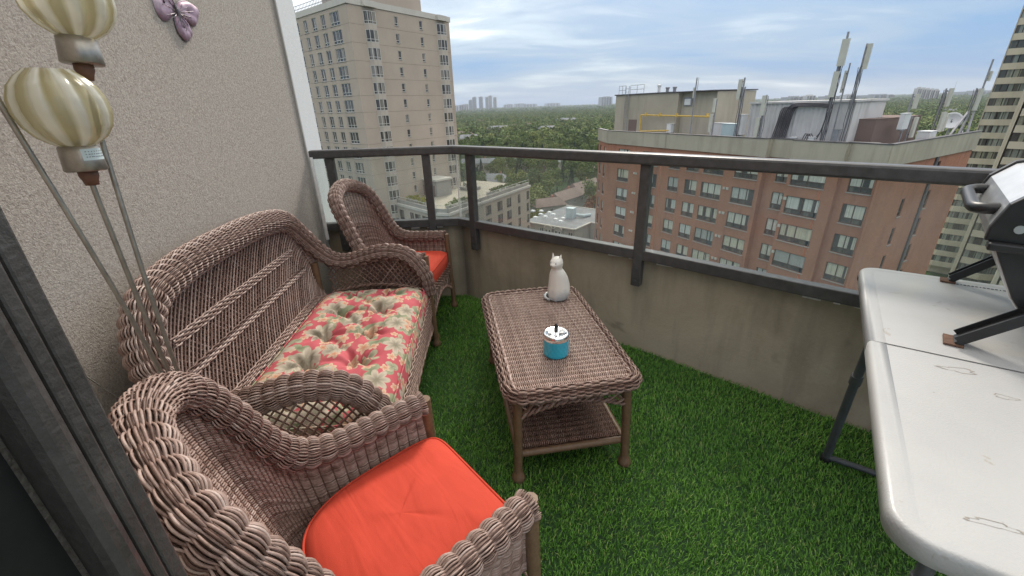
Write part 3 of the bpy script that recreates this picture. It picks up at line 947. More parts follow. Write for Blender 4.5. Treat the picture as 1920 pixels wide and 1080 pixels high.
# dish
p = BRR(20.3, 2.4)
b = Bld('satellite_dish', 'white round satellite dish on the brick block roof corner', 'satellite dish', p[0], p[1], -4.9 + ZR)
rr = np.linspace(0, .85, 8)
m = MB().lathe([(r_, 0.35 * r_ * r_) for r_ in rr] + [(.85, .22), (0.0, -0.03)], 20)
dm = m.mesh('reflector', M['antenna_white'], True)
o = b.put('reflector', dm, (p[0], p[1], -2.9 + ZR)); o.rotation_euler = (R_(70), 0, R_(-40))
m = MB().tubes(np.array([(p[0], p[1], -4.9 + ZR), (p[0], p[1], -2.9 + ZR)]), .09, sides=8); b.part('post', m, M['galv'])
m = MB().beam((p[0], p[1], -2.9 + ZR), (p[0] - .6, p[1] - .6, -2.7 + ZR), .06, .06); b.part('feed_arm', m, M['dark_steel'])
# rooftop cabinets and lumps of equipment
def cabinet(label, u0, u1, s0, s1, z0, z1, mat, fr=BR):
    c = (fr(u0, s0) + fr(u1, s1)) / 2
    b = Bld('rooftop_cabinet', label, 'cabinet', c[0], c[1], z0 + ZR)
    m = MB(); ubox(m, u0, u1, s0, s1, z0 + .12, z1, 0, fr); b.part('body', m, M[mat])
    m = MB(); ubox(m, u0 - .05, u1 + .05, s0 - .05, s1 + .05, z1, z1 + .06, 0, fr); b.part('lid', m, M[mat])
    m = MB(); ubox(m, u0 + .1, u1 - .1, s0 + .1, s1 - .1, z0, z0 + .12, 0, fr); b.part('plinth', m, M['galv'])
cabinet('pale blue equipment cabinet at the foot of the panel mast', 17.5, 19.5, 2.4, 3.6, -4.9, -2.7, 'pale_blue')
cabinet('grey metal cabinet beside the pale blue cabinet', 14.3, 16.2, 4.4, 6, -4.9, -2.75, 'corrugated')
cabinet('small white cabinet at the left end of the corrugated shed', 19.7, 20.2, 2.2, 3.0, -3.9, -1.7, 'antenna_white')
cabinet('white meter box on the penthouse wall under the yellow pipe', 7.2, 8.0, 4.3, 4.85, -4.2, -3.0, 'antenna_white')
cabinet('little white junction box behind the coping near the shed', 26.3, 26.9, 1.4, 1.8, -4.9, -3.75, 'antenna_white')
cabinet('white junction box at the foot of the tall mast', 28.2, 28.7, 1.2, 1.6, -4.9, -3.65, 'antenna_white')
cabinet('grey radio box clamped beside the tall mast foot', 30.2, 30.7, 1.2, 1.6, -4.9, -2.9, 'galv')
cabinet('white square box raised beside the short roof mast', 7.2, 8.4, 2.0, 2.4, -3.2, -1.75, 'antenna_white', BRR)
cabinet('rounded white cover behind the right parapet', 11.6, 13.2, 1.2, 2.2, -4.9, -3.5, 'antenna_white', BRR)
cabinet('dark brown plant room behind the right parapet antennas', 4.8, 14.5, 3.2, 9, -4.9, -2.15, 'brown_wall', BRR)
cabinet('low dark roof section between shed and plant room', 6.0, 12, 9.3, 13, -4.9, -3.0, 'brown_wall', BRR)
cabinet('low pale roof curb beside the shed end', 1.4, 4.2, 2.2, 4.6, -4.9, -4.1, 'concrete', BRR)
m = MB()
for q in range(3):
    P, _, _ = spline([(*BR(27.2 + .2 * q, 1.8), -4.3 + ZR), (*BR(27.6 + .2 * q, 1.7), -3.3 + ZR), (*BR(28.1 + .2 * q, 1.7), -3.9 + ZR), (*BR(28.9, 1.6), -3.2 + ZR), (*BR(29.2, 1.5), -1.4 + ZR)], 20)
    m.tubes(P, .05, sides=5)
tag(m.build('loose_cable', M['dark_steel'], smooth=True), 'loose black cable looping to the tall mast', 'cable')

# ------------------------------------------------------------------ beige residential tower
TA = v2((-26.06, 83.77))
trd = v2((.58, .815)); trd /= np.linalg.norm(trd)
tld = v2((.757, -.653)); tld /= np.linalg.norm(tld)
LW = 34.0
TL0 = TA - tld * LW
tower = Bld('beige_tower', 'tall beige precast apartment tower with bay windows and pale cornice', 'building', -28, 96)
trows = [15.85 - 2.8 * k for k in range(14)]
bayp, bayf = MB(), MB()
bw, bp_, bh = 2.4, 0.55, 1.95
poly = [(0, 0), (0.45, -bp_), (bw - 0.25, -bp_), (bw, 0)]
for i in range(3):
    a, b_ = poly[i], poly[i + 1]
    bayp.add([(a[0], a[1], 0), (b_[0], b_[1], 0), (b_[0], b_[1], bh), (a[0], a[1], bh)], [(0, 1, 2, 3)])
for i in range(3):
    a, b_ = poly[i], poly[i + 1]
    for z in (0.04, 0.48, bh - .04):
        bayf.beam((a[0], a[1] - .01, z), (b_[0], b_[1] - .01, z), .07, .07)
for x, y in poly + [((poly[1][0] * .45 + poly[2][0] * .55), -bp_)]:
    bayf.box((x, y - .012, bh / 2), (.08, .08, bh))
bay_p, bay_f = bayp.mesh('bay_window', M['pane_tower']), bayf.mesh('frame', M['white_frame'])
sp_ = MB().prism([(-.02, 0.2), (-.02, -.02), (0.44, -bp_ - .06), (bw - .24, -bp_ - .06), (bw + .02, -.02), (bw + .02, .2)], 0, 0.85).mesh('spandrel', M['spandrel'])
rsmall = [(10.1, 10.95), (16.45, 17.25)]
rbay = [3.2, 21.3]
lcols = [(LW - 15.6, LW - 14.25, 2), (LW - 12.4, LW - 10.75, 2), (LW - 9.1, LW - 7.5, 2), (LW - 5.85, LW - 2.75, 3), (LW - 19.2, LW - 17.6, 2), (LW - 23, LW - 21.4, 2), (LW - 27, LW - 25.4, 2)]
tang, lang = math.atan2(trd[1], trd[0]), math.atan2(tld[1], tld[0])
for r in trows:
    zt_, zb_ = r + .62 + ZR, r - 2.14 + ZR
    h = [(a, b_, r - 1.5 + ZR, r + ZR) for a, b_ in rsmall] + [(u + .05, u + bw - .05, r - 1.9 + ZR, r + ZR) for u in rbay]
    m = wall_holes(MB(), TA, trd, 0, 25.15, zb_, zt_, h, .2); tower.part('wall_panel', m, M['tower_wall'])
    for a, b_ in rsmall:
        put_window(tower, TA, trd, a, b_, r - 1.5 + ZR, r + ZR, 1, .42, 'pane_tower', 'white_frame')
    for u in rbay:
        q = TA + trd * u
        o = tower.put('bay_window', bay_p, (q[0], q[1], r - 1.93 + ZR), tang)
        link('frame', bay_f, o)
        tower.put('spandrel', sp_, (q[0], q[1], r - 2.8 + ZR), tang)
    h = [(a, b_, r - 2.05 + ZR, r + ZR) for a, b_, n in lcols]
    m = wall_holes(MB(), TL0, tld, 0, LW, zb_, zt_, h, .2); tower.part('wall_panel', m, M['tower_wall'])
    for a, b_, n in lcols:
        put_window(tower, TL0, tld, a, b_, r - 2.05 + ZR, r + ZR, n, .5, 'pane_tower', 'white_frame')
tin = np.array((-trd[1], trd[0]))
lin = np.array((-tld[1], tld[0]))
core = [tuple(TA + lin * .3 + tin * .3), tuple(TA + trd * 24.9 + tin * .3), tuple(TA + trd * 25 + tin * 30), tuple(TL0 + lin * 25), tuple(TL0 + lin * .3)]
m = MB().prism(core, GZ, 16.4 + ZR); tower.part('core', m, M['tower_joint'])
m = MB().prism([tuple(TA + trd * 25.15 + tin * .02), tuple(TA + trd * 25.16 + tin * 30), tuple(TA + trd * 25.0 + tin * 30), tuple(TA + trd * 25.0 + tin * .02)], GZ, 16.45 + ZR)
tower.part('end_wall', m, M['tower_wall'])
m = wall_holes(MB(), TA, trd, 0, 25.15, GZ, trows[-1] - 2.18 + ZR, []); tower.part('wall_panel', m, M['tower_wall'])
m = wall_holes(MB(), TL0, tld, 0, LW, GZ, trows[-1] - 2.18 + ZR, []); tower.part('wall_panel', m, M['tower_wall'])
for (P0, dd, L, ang) in ((TA, trd, 25.3, tang), (TL0, tld, LW + .1, lang)):
    nn = np.array((-dd[1], dd[0]))
    c = P0 + dd * (L / 2) + nn * .1
    m = MB().box((c[0], c[1], 17.0 + ZR), (L + .3, .5, .95), ang); tower.part('cornice', m, M['cornice'])
for u in rbay:
    q = TA + trd * (u + bw / 2) - tin * .2
    m = MB().box((q[0], q[1], 16.95 + ZR), (bw + .3, 1.0, .9), tang); tower.part('cornice', m, M['cornice'])
m = MB().prism([tuple(TA + lin * .35 + tin * .35), tuple(TA + trd * 24.8 + tin * .35), tuple(TA + trd * 24.8 + tin * 29), tuple(TL0 + lin * 24)], 16.46 + ZR, 16.6 + ZR); tower.part('roof', m, M['grey_roof'])
c = TA + trd * 12.5 + tin * 8
m = MB().box((c[0], c[1], 22 + ZR), (15.8, 10, 9.5), tang); tower.part('plant_room', m, M['tower_wall'])
m = MB()
for f in np.linspace(0.35, 0.98, 40):
    q = TL0 + tld * LW * f + lin * .15
    m.box((q[0], q[1], 18.0 + ZR), (.06, .06, 1.1))
a, b_ = TL0 + tld * LW * .35 + lin * .15, TL0 + tld * LW * .98 + lin * .15
for z in (17.9, 18.5):
    m.beam((a[0], a[1], z + ZR), (b_[0], b_[1], z + ZR), .07, .07)
tower.part('roof_railing', m, M['galv'])

# ------------------------------------------------------------------ podium wing with roof garden
pod = Bld('podium_wing', 'low beige apartment wing with planted roof terrace in front of the tower', 'building', -10, 92)
PL0, PC1, PC2, PR1 = v2((-27, 91.2)), v2((-13.4, 76.6)), v2((-11, 75.9)), v2((5, 102.7))
pd1 = (PC1 - PL0) / np.linalg.norm(PC1 - PL0); pd2 = (PR1 - PC2) / np.linalg.norm(PR1 - PC2); pd3 = (PC2 - PC1) / np.linalg.norm(PC2 - PC1)
prow = [-18.75 - 2.8 * k for k in range(6)]
o1 = np.linalg.norm(PC1 - PL0) - 15.57
pc1 = [(o1 + a, o1 + b_, n) for a, b_, n in ((-0.9 + .8, .9, 2), (2.1, 3.9, 2), (6.2, 7.6, 2), (8.0, 10.1, 2), (10.6, 13.3, 3))]
pc2 = [(.5, 1.7, 1), (4.9, 7.1, 2), (12.0, 14.1, 2), (16.5, 18.6, 2), (20.4, 22.4, 2), (25.4, 26.6, 1), (29.6, 30.9, 1)]
for P0, dd, L, cc in ((PL0, pd1, np.linalg.norm(PC1 - PL0), pc1), (PC1, pd3, np.linalg.norm(PC2 - PC1), []), (PC2, pd2, np.linalg.norm(PR1 - PC2), pc2)):
    h = [(a, b_, r - 2.0 + ZR, r + ZR) for a, b_, n in cc for r in prow]
    m = wall_holes(MB(), P0, dd, 0, L, GZ, -18 + ZR, h, .2); pod.part('wall', m, M['podium_wall'])
    for a, b_, n in cc:
        for r in prow:
            put_window(pod, P0, dd, a, b_, r - 2.0 + ZR, r + ZR, n, .45, 'pane_tower', 'win_frame')
    nn = np.array((-dd[1], dd[0])); c = P0 + dd * L / 2 + nn * .1
    m = MB().box((c[0], c[1], -17.75 + ZR), (L + .3, .7, .5), math.atan2(dd[1], dd[0])); pod.part('cornice', m, M['cornice'])
    m = MB().box((c[0] + nn[0] * .2, c[1] + nn[1] * .2, -17.15 + ZR), (L - .2, .3, .7), math.atan2(dd[1], dd[0])); pod.part('parapet', m, M['grey_wall'])
    m = MB()
    a, b_ = P0 + nn * .3, P0 + dd * L + nn * .3
    m.beam((a[0], a[1], -16.25 + ZR), (b_[0], b_[1], -16.25 + ZR), .07, .07)
    for f in np.linspace(0, 1, max(2, int(L / 1.4))):
        q = a * (1 - f) + b_ * f; m.box((q[0], q[1], -16.55 + ZR), (.05, .05, .6))
    pod.part('railing', m, M['antenna'])
m = MB().prism([tuple(PL0), tuple(PC1), tuple(PC2), tuple(PR1), (-9, 113), (-22, 104)], -18.2 + ZR, -17.55 + ZR); pod.part('terrace_deck', m, facade_mat('terrace_paving', (0.42, 0.38, 0.31)))
m = MB()
m.add([(PR1[0], PR1[1], GZ), (-9, 113, GZ), (-9, 113, -18 + ZR), (PR1[0], PR1[1], -18 + ZR)], [(0, 1, 2, 3)]); pod.part('wall', m, M['podium_wall'])
c = v2((-16.6, 95.2))
m = MB().box((c[0], c[1], -15.9 + ZR), (7.0, 4.2, 3.3), lang); gp = pod.part('garden_pavilion', m, M['grey_wall'])
m = MB().box((c[0], c[1], -14.05 + ZR), (7.5, 4.7, .4), lang); pod.part('flat_roof', m, M['cornice'], gp)
m = MB()
for k in (-2.2, 0, 2.2):
    q = c + tld * k - lin * 2.15; m.box((q[0], q[1], -16.3 + ZR), (1.4, .1, 2.2), lang)
pod.part('doorway', m, M['brown_wall'], gp)
def leafy(n, size, rx, ry, rz, rng, lumps=8, top=True):
    """leaf-clump quads spread over a union of lumps; returns verts, faces, shade"""
    cs = rng.normal(0, .42, (lumps, 3)) * (1, 1, .75)
    rs = rng.uniform(.38, .62, lumps)
    k = rng.integers(0, lumps, n)
    dirs = rng.normal(0, 1, (n, 3)); dirs[:, 2] = np.abs(dirs[:, 2]) * np.where(rng.random(n) < .75, 1, -1)
    dirs /= np.linalg.norm(dirs, axis=1, keepdims=True)
    pos = cs[k] + dirs * (rs[k] * rng.uniform(.7, 1.08, n))[:, None]
    nor = dirs + rng.normal(0, .55, (n, 3)); nor /= np.linalg.norm(nor, axis=1, keepdims=True)
    t = np.cross(nor, rng.normal(0, 1, (n, 3))); t /= np.linalg.norm(t, axis=1, keepdims=True)
    b = np.cross(nor, t)
    s = size * rng.uniform(.6, 1.35, n)[:, None]
    sc = np.array((rx, ry, rz))
    P = pos * sc
    q = np.stack([P - t * s * .55, P - b * s * .38 + nor * s * .08, P + t * s * .55, P + b * s * .38 - nor * s * .08], 1).reshape(-1, 3)
    f = np.arange(n * 4).reshape(-1, 4)
    return q, f, np.repeat(rng.random(n), 4)
def leaf_mat(name, a, b, c):
    t = NT(name)
    s = t.attr('shade')
    r = t.rand()
    col = t.mix(s, a, b)
    col = t.mix(t.ramp(r, (0.55, 0.0), (1.0, 0.75)), col, c)
    col = t.mix(t.math('MULTIPLY', t.math('FRACT', t.math('MULTIPLY', r, 7.31)), 0.5), col, tuple(x * .45 for x in a))
    return t.fin(col, 0.75, spec=0.15)
M['leaf'] = leaf_mat('tree_leaf', (0.092, 0.138, 0.038), (0.205, 0.262, 0.078), (0.27, 0.28, 0.09))
M['leaf_yellow'] = leaf_mat('yellow_leaf', (0.17, 0.19, 0.03), (0.34, 0.31, 0.05), (0.26, 0.28, 0.07))
M['leaf_dark'] = leaf_mat('conifer_leaf', (0.026, 0.055, 0.026), (0.05, 0.09, 0.042), (0.045, 0.08, 0.05))
M['leaf_red'] = leaf_mat('russet_leaf', (0.19, 0.075, 0.03), (0.30, 0.12, 0.05), (0.22, 0.12, 0.05))
M['bark'] = plain('bark', (0.075, 0.055, 0.04), 0.9, var=0.3, scale=2)
for lab, x, y, L, W_, rz, mt in (('long planter of pale shrubs by the tower foot on the terrace', -18.2, 85.6, 7.0, 1.6, math.atan2(pd1[1], pd1[0]), 'leaf_yellow'), ('planter of clipped green shrubs at the terrace corner', -9.6, 82.5, 6.5, 2.0, math.atan2(pd2[1], pd2[0]), 'leaf'), ('long green planter along the right terrace edge', -1.2, 96.2, 11.0, 2.0, math.atan2(pd2[1], pd2[0]), 'leaf'), ('square planter by the garden pavilion', -9.0, 99.5, 4.0, 3.0, lang, 'leaf_dark')):
    p = thing('terrace_planter', lab, 'planter', (x, y, -17.55 + ZR), rz)
    MB().box((0, 0, .35), (L, W_, .7)).build('box', M['grey_wall'], p)
    m = MB()
    for k in range(int(L * 1.1)):
        q, f, s = leafy(90, .28, .9, .9, .7, RNG, 5)
        m.add(q + np.array((-L / 2 + .6 + (L - 1.2) * k / max(1, int(L * 1.1) - 1), RNG.uniform(-.3, .3), .9)), f, 0, s)
    m.build('foliage', M[mt], p)

# ------------------------------------------------------------------ grey townhouse block with dormers
tn = Bld('townhouse_block', 'grey townhouse block with flat roof, skylights and arched dormers', 'building', 16, 132)
N0, N1 = v2((6.04, 127.3)), v2((21.2, 115.0))
nd = (N1 - N0) / np.linalg.norm(N1 - N0); nin = np.array((-nd[1], nd[0])); nang = math.atan2(nd[1], nd[0])
def TN(u, s): return N0 + nd * u + nin * s
th = [(3.7, 5.0, -35.4 + ZR, -34.0 + ZR), (13.7, 15.2, -35.4 + ZR, -34.0 + ZR)] + [(u, u + 1.3, -39.6 + ZR, -37.8 + ZR) for u in (1.5, 5, 8.5, 12, 15.5)]
m = wall_holes(MB(), N0, nd, -2, 15.7, GZ, -33.2 + ZR, th, .25)
q0, q1 = TN(15.7, 0), TN(15.7, 26)
m.add([(q0[0], q0[1], GZ), (q1[0], q1[1], GZ), (q1[0], q1[1], -33.2 + ZR), (q0[0], q0[1], -33.2 + ZR)], [(0, 1, 2, 3)])
tn.part('wall', m, M['grey_wall'])
for a, b_, c_, e_ in th:
    put_window(tn, N0, nd, a, b_, c_, e_, 2, 0, 'pane_dark', 'white_frame')
m = MB().prism([tuple(TN(-2.3, -.4)), tuple(TN(16.1, -.4)), tuple(TN(16.1, 9)), tuple(TN(24, 9)), tuple(TN(24, 25)), tuple(TN(-2.3, 25))], -33.2 + ZR, -32.9 + ZR); tn.part('flat_roof', m, M['grey_roof'])
m = MB()
a, b_, c_ = TN(-2.3, -.4), TN(16.1, -.4), TN(16.1, 9)
for p, q in ((a, b_), (b_, c_), (TN(-2.3, 25), TN(24, 25)), (c_, TN(24, 9))):
    m.beam((p[0], p[1], -32.8 + ZR), (q[0], q[1], -32.8 + ZR), .35, .35)
tn.part('roof_edge', m, M['cornice'])
m = wall_holes(MB(), TN(16, 9), nd, 0, 8, GZ, -33.2 + ZR, [(2, 3.2, -36 + ZR, -34.2 + ZR), (5, 6.2, -36 + ZR, -34.2 + ZR)], .3); tn.part('wall', m, M['grey_wall'])
for u in (2, 5):
    put_window(tn, TN(16, 9), nd, u, u + 1.2, -36 + ZR, -34.2 + ZR, 1, 0, 'pane_dark', 'white_frame')
for u in (7.3, 10.7):
    p = TN(u, -.7)
    arc = [(-1.35, -36.3), (1.35, -36.3), (1.35, -33.6)] + [(1.35 * math.cos(a_), -33.6 + .75 * math.sin(a_)) for a_ in np.linspace(0.2, math.pi - .2, 7)] + [(-1.35, -33.6)]
    n_ = len(arc)
    V = [(*(p + nd * x), z + ZR) for x, z in arc] + [(*(p + nd * x + nin * 1.1), z + ZR) for x, z in arc]
    m = MB(); m.add(V, [tuple(range(n_))] + [(i, n_ + i, n_ + (i + 1) % n_, (i + 1) % n_) for i in range(n_)])
    dm = tn.part('dormer', m, M['grey_wall'])
    m = MB()
    ap = [(1.4 * math.cos(a_), -33.55 + .85 * math.sin(a_)) for a_ in np.linspace(0, math.pi, 12)]
    m.tubes(np.array([(*(p + nd * x - nin * .05), z + ZR) for x, z in ap]), .14, sides=6)
    tn.part('arch_trim', m, M['cornice'], dm)
    for s in (-.6, .6):
        put_window(tn, p - nin * .18, nd, s - .4, s + .4, -35.7 + ZR, -33.9 + ZR, 1, 0, 'pane_dark', 'white_frame', 0.1)
for (x, y) in ((7.9, 141.6), (10.7, 141.2), (13.2, 138.7), (14.2, 135.8), (8.2, 132.6), (11.4, 132.9), (14.3, 129.3), (15.5, 126.7), (16.7, 130.2), (18.4, 133.6), (21.5, 133.5), (10.2, 136.6)):
    m = MB().box((x, y, -32.7 + ZR), (1.5, 1.2, .4), nang, taper=.75); tn.part('skylight', m, M['antenna_white'])
m = MB().box((19.2, 131.0, -31.3 + ZR), (2.6, 2.2, 3.2), nang); cb_ = tn.part('cooling_unit', m, M['pale_blue'])
m = MB().tubes(np.array([(20.5, 131.4, -32 + ZR), (23, 130.6, -32.3 + ZR), (25.5, 132.2, -32.4 + ZR)]), .5, sides=8); tn.part('duct', m, M['pale_blue'], cb_)

# ------------------------------------------------------------------ houses among the trees
HCOL = [('slate', 'grey_wall'), ('slate', 'brown_wall'), ('grey_roof', 'podium_wall')]
def house(x, y, L, W_, rz, z_e, label, k=0, hip=0.0):
    rf, wl_ = HCOL[k]
    b = thing('house', label, 'house', (x, y, GZ), rz, 'houses among the trees')
    ze = z_e
    MB().box((0, 0, ze / 2), (L, W_, ze)).build('wall', M[wl_], b)
    rise = W_ * .32
    o_ = .5
    V = [(-L / 2 - o_, -W_ / 2 - o_, ze), (L / 2 + o_, -W_ / 2 - o_, ze), (L / 2 + o_, W_ / 2 + o_, ze), (-L / 2 - o_, W_ / 2 + o_, ze), (-L / 2 - o_ + hip, 0, ze + rise), (L / 2 + o_ - hip, 0, ze + rise)]
    m = MB(); m.add(V, [(0, 1, 5, 4), (2, 3, 4, 5), (1, 2, 5), (3, 0, 4), (3, 2, 1, 0)])
    r = m.build('roof', M[rf], b)
    MB().box((L * .2, W_ * .15, ze + rise * .9), (.8, .8, 2.0)).build('chimney', M['brick'], r)
    for s in (-.3, 0.0, .3):
        w = link('window', window_mesh(1.4, 1.3, 2, 0, 'pane_dark', 'white_frame')[0], b, (s * L - .7, -W_ / 2 - .05, ze - 2.2))
        link('frame', window_mesh(1.4, 1.3, 2, 0, 'pane_dark', 'white_frame')[1], w)
house(15.5, 171, 13, 8, R_(20), 6.0, 'brown shingle gabled house behind the townhouse block', 0, 2)
house(25.0, 186, 20, 9, R_(50), 6.0, 'long brown roofed row house running up from the townhouse block', 0, 1)
house(36.0, 205, 22, 9, R_(50), 6.5, 'far end of the long brown roofed row houses', 0, 1)
house(49.0, 248, 14, 10, R_(20), 7, 'grey brown hipped house half hidden beside the brick block', 0, 4)
house(-7.5, 226, 16, 11, R_(-12), 7.5, 'white walled hip roofed house beyond the roof terrace', 2, 4)
house(17, 292, 14, 9, R_(15), 6, 'small brick house between dark conifers', 1, 2)
house(29, 310, 16, 9, R_(-10), 6, 'grey roofed house in the woods under the railing line', 2, 2)
house(2, 330, 13, 9, R_(30), 6, 'pale house beside the wide lawn in the woods', 2, 1)
house(-20, 300, 22, 9, 0, 8, 'long pale low block in the woods beside the tower', 2, 0)

for i, (a, D_, L_) in enumerate(((-.10, 560, 26), (-.085, 470, 20), (-.02, 640, 30), (.035, 760, 34), (.09, 610, 24), (.13, 900, 40), (-.05, 1050, 44), (.50, 700, 30), (.66, 820, 34), (.80, 640, 26), (.97, 760, 30), (1.08, 560, 22))):
    house(a * D_, D_, L_, 11, R_((i * 37) % 50 - 25), 12.5 + (i % 3), 'pale low apartment house showing between crowns of the wooded plain', 2 if i % 3 else 0, 2)

# ------------------------------------------------------------------ cream balcony tower on the right
ct = Bld('cream_balcony_tower', 'cream high-rise with stacked angled balconies beyond the brick block', 'building', 112, 96)
def ctower_bay(pts, fin):
    pts = [v2(p) for p in pts]
    c = sum(pts) / len(pts)
    base = pts[0] * 0
    # depth direction points away from the eye
    dep = c / np.linalg.norm(c)
    n_ = len(pts)
    for k in range(21):
        zt_ = 2.42 + 2.8 * (5 - k) + ZR
        poly = [tuple(p) for p in pts] + [tuple(pts[-1] + dep * 1.3), tuple(pts[0] + dep * 1.3)]
        V = [(*p, zt_ - 1.25) for p in poly] + [(*p, zt_) for p in poly]
        N_ = len(poly)
        m = MB(); m.add(V, [(i, (i + 1) % N_, N_ + (i + 1) % N_, N_ + i) for i in range(N_)] + [tuple(range(N_ - 1, -1, -1)), tuple(range(N_, 2 * N_))])
        ct.part('balcony', m, M['cream'])
        m = MB(); f = MB()
        for i in range(n_ - 1):
            a, b_ = pts[i] + dep * .35, pts[i + 1] + dep * .35
            m.add([(a[0], a[1], zt_), (b_[0], b_[1], zt_), (b_[0], b_[1], zt_ + 1.55), (a[0], a[1], zt_ + 1.55)], [(0, 1, 2, 3)])
            L = np.linalg.norm(b_ - a)
            for q in np.linspace(0, 1, max(2, int(L / .75) + 1)):
                p = a * (1 - q) + b_ * q - dep * .03
                f.box((p[0], p[1], zt_ + .775), (.09, .09, 1.55))
        w = ct.part('window', m, M['pane_green'])
        ct.part('frame', f, M['win_frame'], w)
ctower_bay([(107.5, 101.8), (108.75, 100.2), (110.6, 98.3)], None)
m = MB().prism([(110.7, 98.6), (92.1, 82.0), (92.5, 81.6), (111.2, 98.1)], GZ, 19 + ZR); ct.part('fin_wall', m, M['cream'])
ctower_bay([(92.6, 81.4), (94.4, 78.5), (96.6, 77.6)], None)
m = MB().prism([(96.7, 77.9), (86.2, 69.3), (86.6, 68.9), (97.2, 77.4)], GZ, 19 + ZR); ct.part('fin_wall', m, M['cream'])
ctower_bay([(86.8, 68.7), (88.6, 65.8), (91.0, 64.9)], None)
m = MB().prism([(108.6, 103.2), (111.6, 99.5), (98, 79.5), (92.0, 66.2), (120, 70), (125, 105)], GZ, 19.5 + ZR); ct.part('core', m, M['cream'])

# ------------------------------------------------------------------ distant skyline
def slab(label, px_x, dist, w, h, mat, n=1, dz=0.0):
    """far tower; azimuth is taken from the picture column, then it stands at its own distance"""
    x, y = px_x * dist, dist
    b = Bld('distant_tower', label, 'building', x, y, GZ, 'towers on the horizon')
    MBx = MB().box((x, y, GZ + h / 2), (w, w * .7, h), .3); b.part('wall', MBx, M[mat])
    m = MB().box((x + w * .1, y, GZ + h + 2), (w * .45, w * .4, 5), .3); b.part('plant_room', m, M[mat])
    for k in range(n):
        m = MB().box((x + (k - (n - 1) / 2) * w / max(n, 1) * .9, y - w * .46, GZ + h / 2 - 1), (w / n * .35, w * .12, h - 4), .3); b.part('window_strip', m, M['pane_tower'])
M['far_pale'] = plain('far_concrete', (0.50, 0.49, 0.48), .9, var=.05)
M['far_grey'] = plain('far_grey_concrete', (0.33, 0.33, 0.34), .9, var=.05)
for i, (a, h, w, mt) in enumerate(((-.122, 55, 70, 'far_pale'), (-.109, 60, 55, 'far_pale'), (-.098, 62, 60, 'far_grey'), (-.088, 70, 60, 'far_pale'), (-.076, 105, 36, 'far_grey'), (-.068, 130, 34, 'far_grey'), (-.054, 132, 36, 'far_grey'), (-.041, 130, 30, 'far_pale'), (-.034, 142, 34, 'far_pale'), (-.024, 128, 34, 'far_pale'))):
    slab('low wide pale block beside the horizon tower cluster' if h < 75 else ('tall grey slab in the horizon tower cluster' if mt == 'far_grey' else 'tall pale slab in the horizon tower cluster'), a, 4200 + 60 * i, w, h, mt, 3)
for a, h, w, d_ in ((0.005, 62, 120, 6500), (.03, 70, 160, 7200), (.05, 58, 200, 6800), (0.10, 60, 200, 7000), (.215, 95, 110, 4500)):
    slab('hazy low block on the far skyline', a, d_, w, h, 'far_grey', 4)
for i, k in enumerate((-.014, -.004, .006, .016, .026)):
    slab('stepped pale slab tower cluster on the right horizon', .905 + k, 1750 + 14 * i, 20, 58 - 2 * i, 'far_pale', 2)
for a, h, w, d_ in ((.62, 42, 90, 2600), (.655, 46, 60, 2600), (.70, 40, 90, 2700), (.74, 44, 70, 3000), (.80, 38, 160, 2900), (1.02, 40, 220, 3000), (1.10, 42, 160, 3200), (1.22, 40, 200, 3100), (.48, 44, 120, 3800), (.40, 50, 100, 4600)):
    slab('low grey block among trees on the right skyline', a, d_, w, h, 'far_grey' if h < 44 else 'far_pale', 3)
for a, h in ((.97, 120), (1.125, 115)):
    x, y = a * 3600, 3600
    m = MB().lathe([(1.8, 0), (.9, h), (0, h)], 6, (0, 0, 0))
    tag(m.build('radio_tower', M['far_grey'], loc=(x, y, GZ)), 'thin radio mast on the right horizon', 'radio mast', 'radio masts on the horizon')

# ------------------------------------------------------------------ trees
def crown_mesh(name, n, size, rx, rz, mat, seed, lumps=9):
    rng = np.random.default_rng(seed)
    m = MB()
    q, f, s = leafy(n, size, rx, rx, rz, rng, lumps)
    m.add(q, f, 0, s)
    return m.mesh(name, mat)
def trunk_mesh(h, seed):
    rng = np.random.default_rng(seed)
    m = MB()
    m.tubes(np.array([(0, 0, 0), (.1, 0, h * .4), (0, .1, h * .7), (.05, 0, h)]), np.array([[.34, .27, .2, .1]]), sides=7)
    for k in range(5):
        a = rng.uniform(0, 6.28); z = h * rng.uniform(.5, .8)
        m.tubes(np.array([(0, 0, z), (math.cos(a) * 1.2, math.sin(a) * 1.2, z + 1.2), (math.cos(a) * 2.2, math.sin(a) * 2.2, z + 2.6)]), np.array([[.14, .09, .04]]), sides=5)
    return m.mesh('trunk', M['bark'])
trunk_me = trunk_mesh(9, 3)
crowns = [crown_mesh('crown', 1500, .75, 4.6, 5.2, M['leaf'], 10 + k, 9) for k in range(4)]
crown_y = crown_mesh('crown', 900, .5, 2.6, 2.6, M['leaf_yellow'], 31, 7)
crown_r = crown_mesh('crown', 900, .5, 2.4, 3.4, M['leaf_red'], 33, 7)
def conifer_mesh():
    rng = np.random.default_rng(5)
    m = MB(); n = 1500
    h = rng.random(n) ** .8
    rad = (1 - h) * 2.4 * rng.uniform(.55, 1.05, n)
    a = rng.uniform(0, 6.28, n)
    P = np.stack([rad * np.cos(a), rad * np.sin(a), h * 11 + 1.2 - rad * .25], -1)
    t = np.stack([np.cos(a), np.sin(a), -.35 + rng.normal(0, .2, n)], -1); t /= np.linalg.norm(t, axis=1, keepdims=True)
    b = np.cross(t, rng.normal(0, .4, (n, 3)) + (0, 0, 1)); b /= np.linalg.norm(b, axis=1, keepdims=True)
    s = rng.uniform(.35, .8, n)[:, None]
    q = np.stack([P - t * s * .6, P - b * s * .3, P + t * s * .6, P + b * s * .3], 1).reshape(-1, 3)
    m.add(q, np.arange(n * 4).reshape(-1, 4), 0, np.repeat(rng.random(n), 4))
    return m.mesh('crown', M['leaf_dark'])
conif = conifer_mesh()
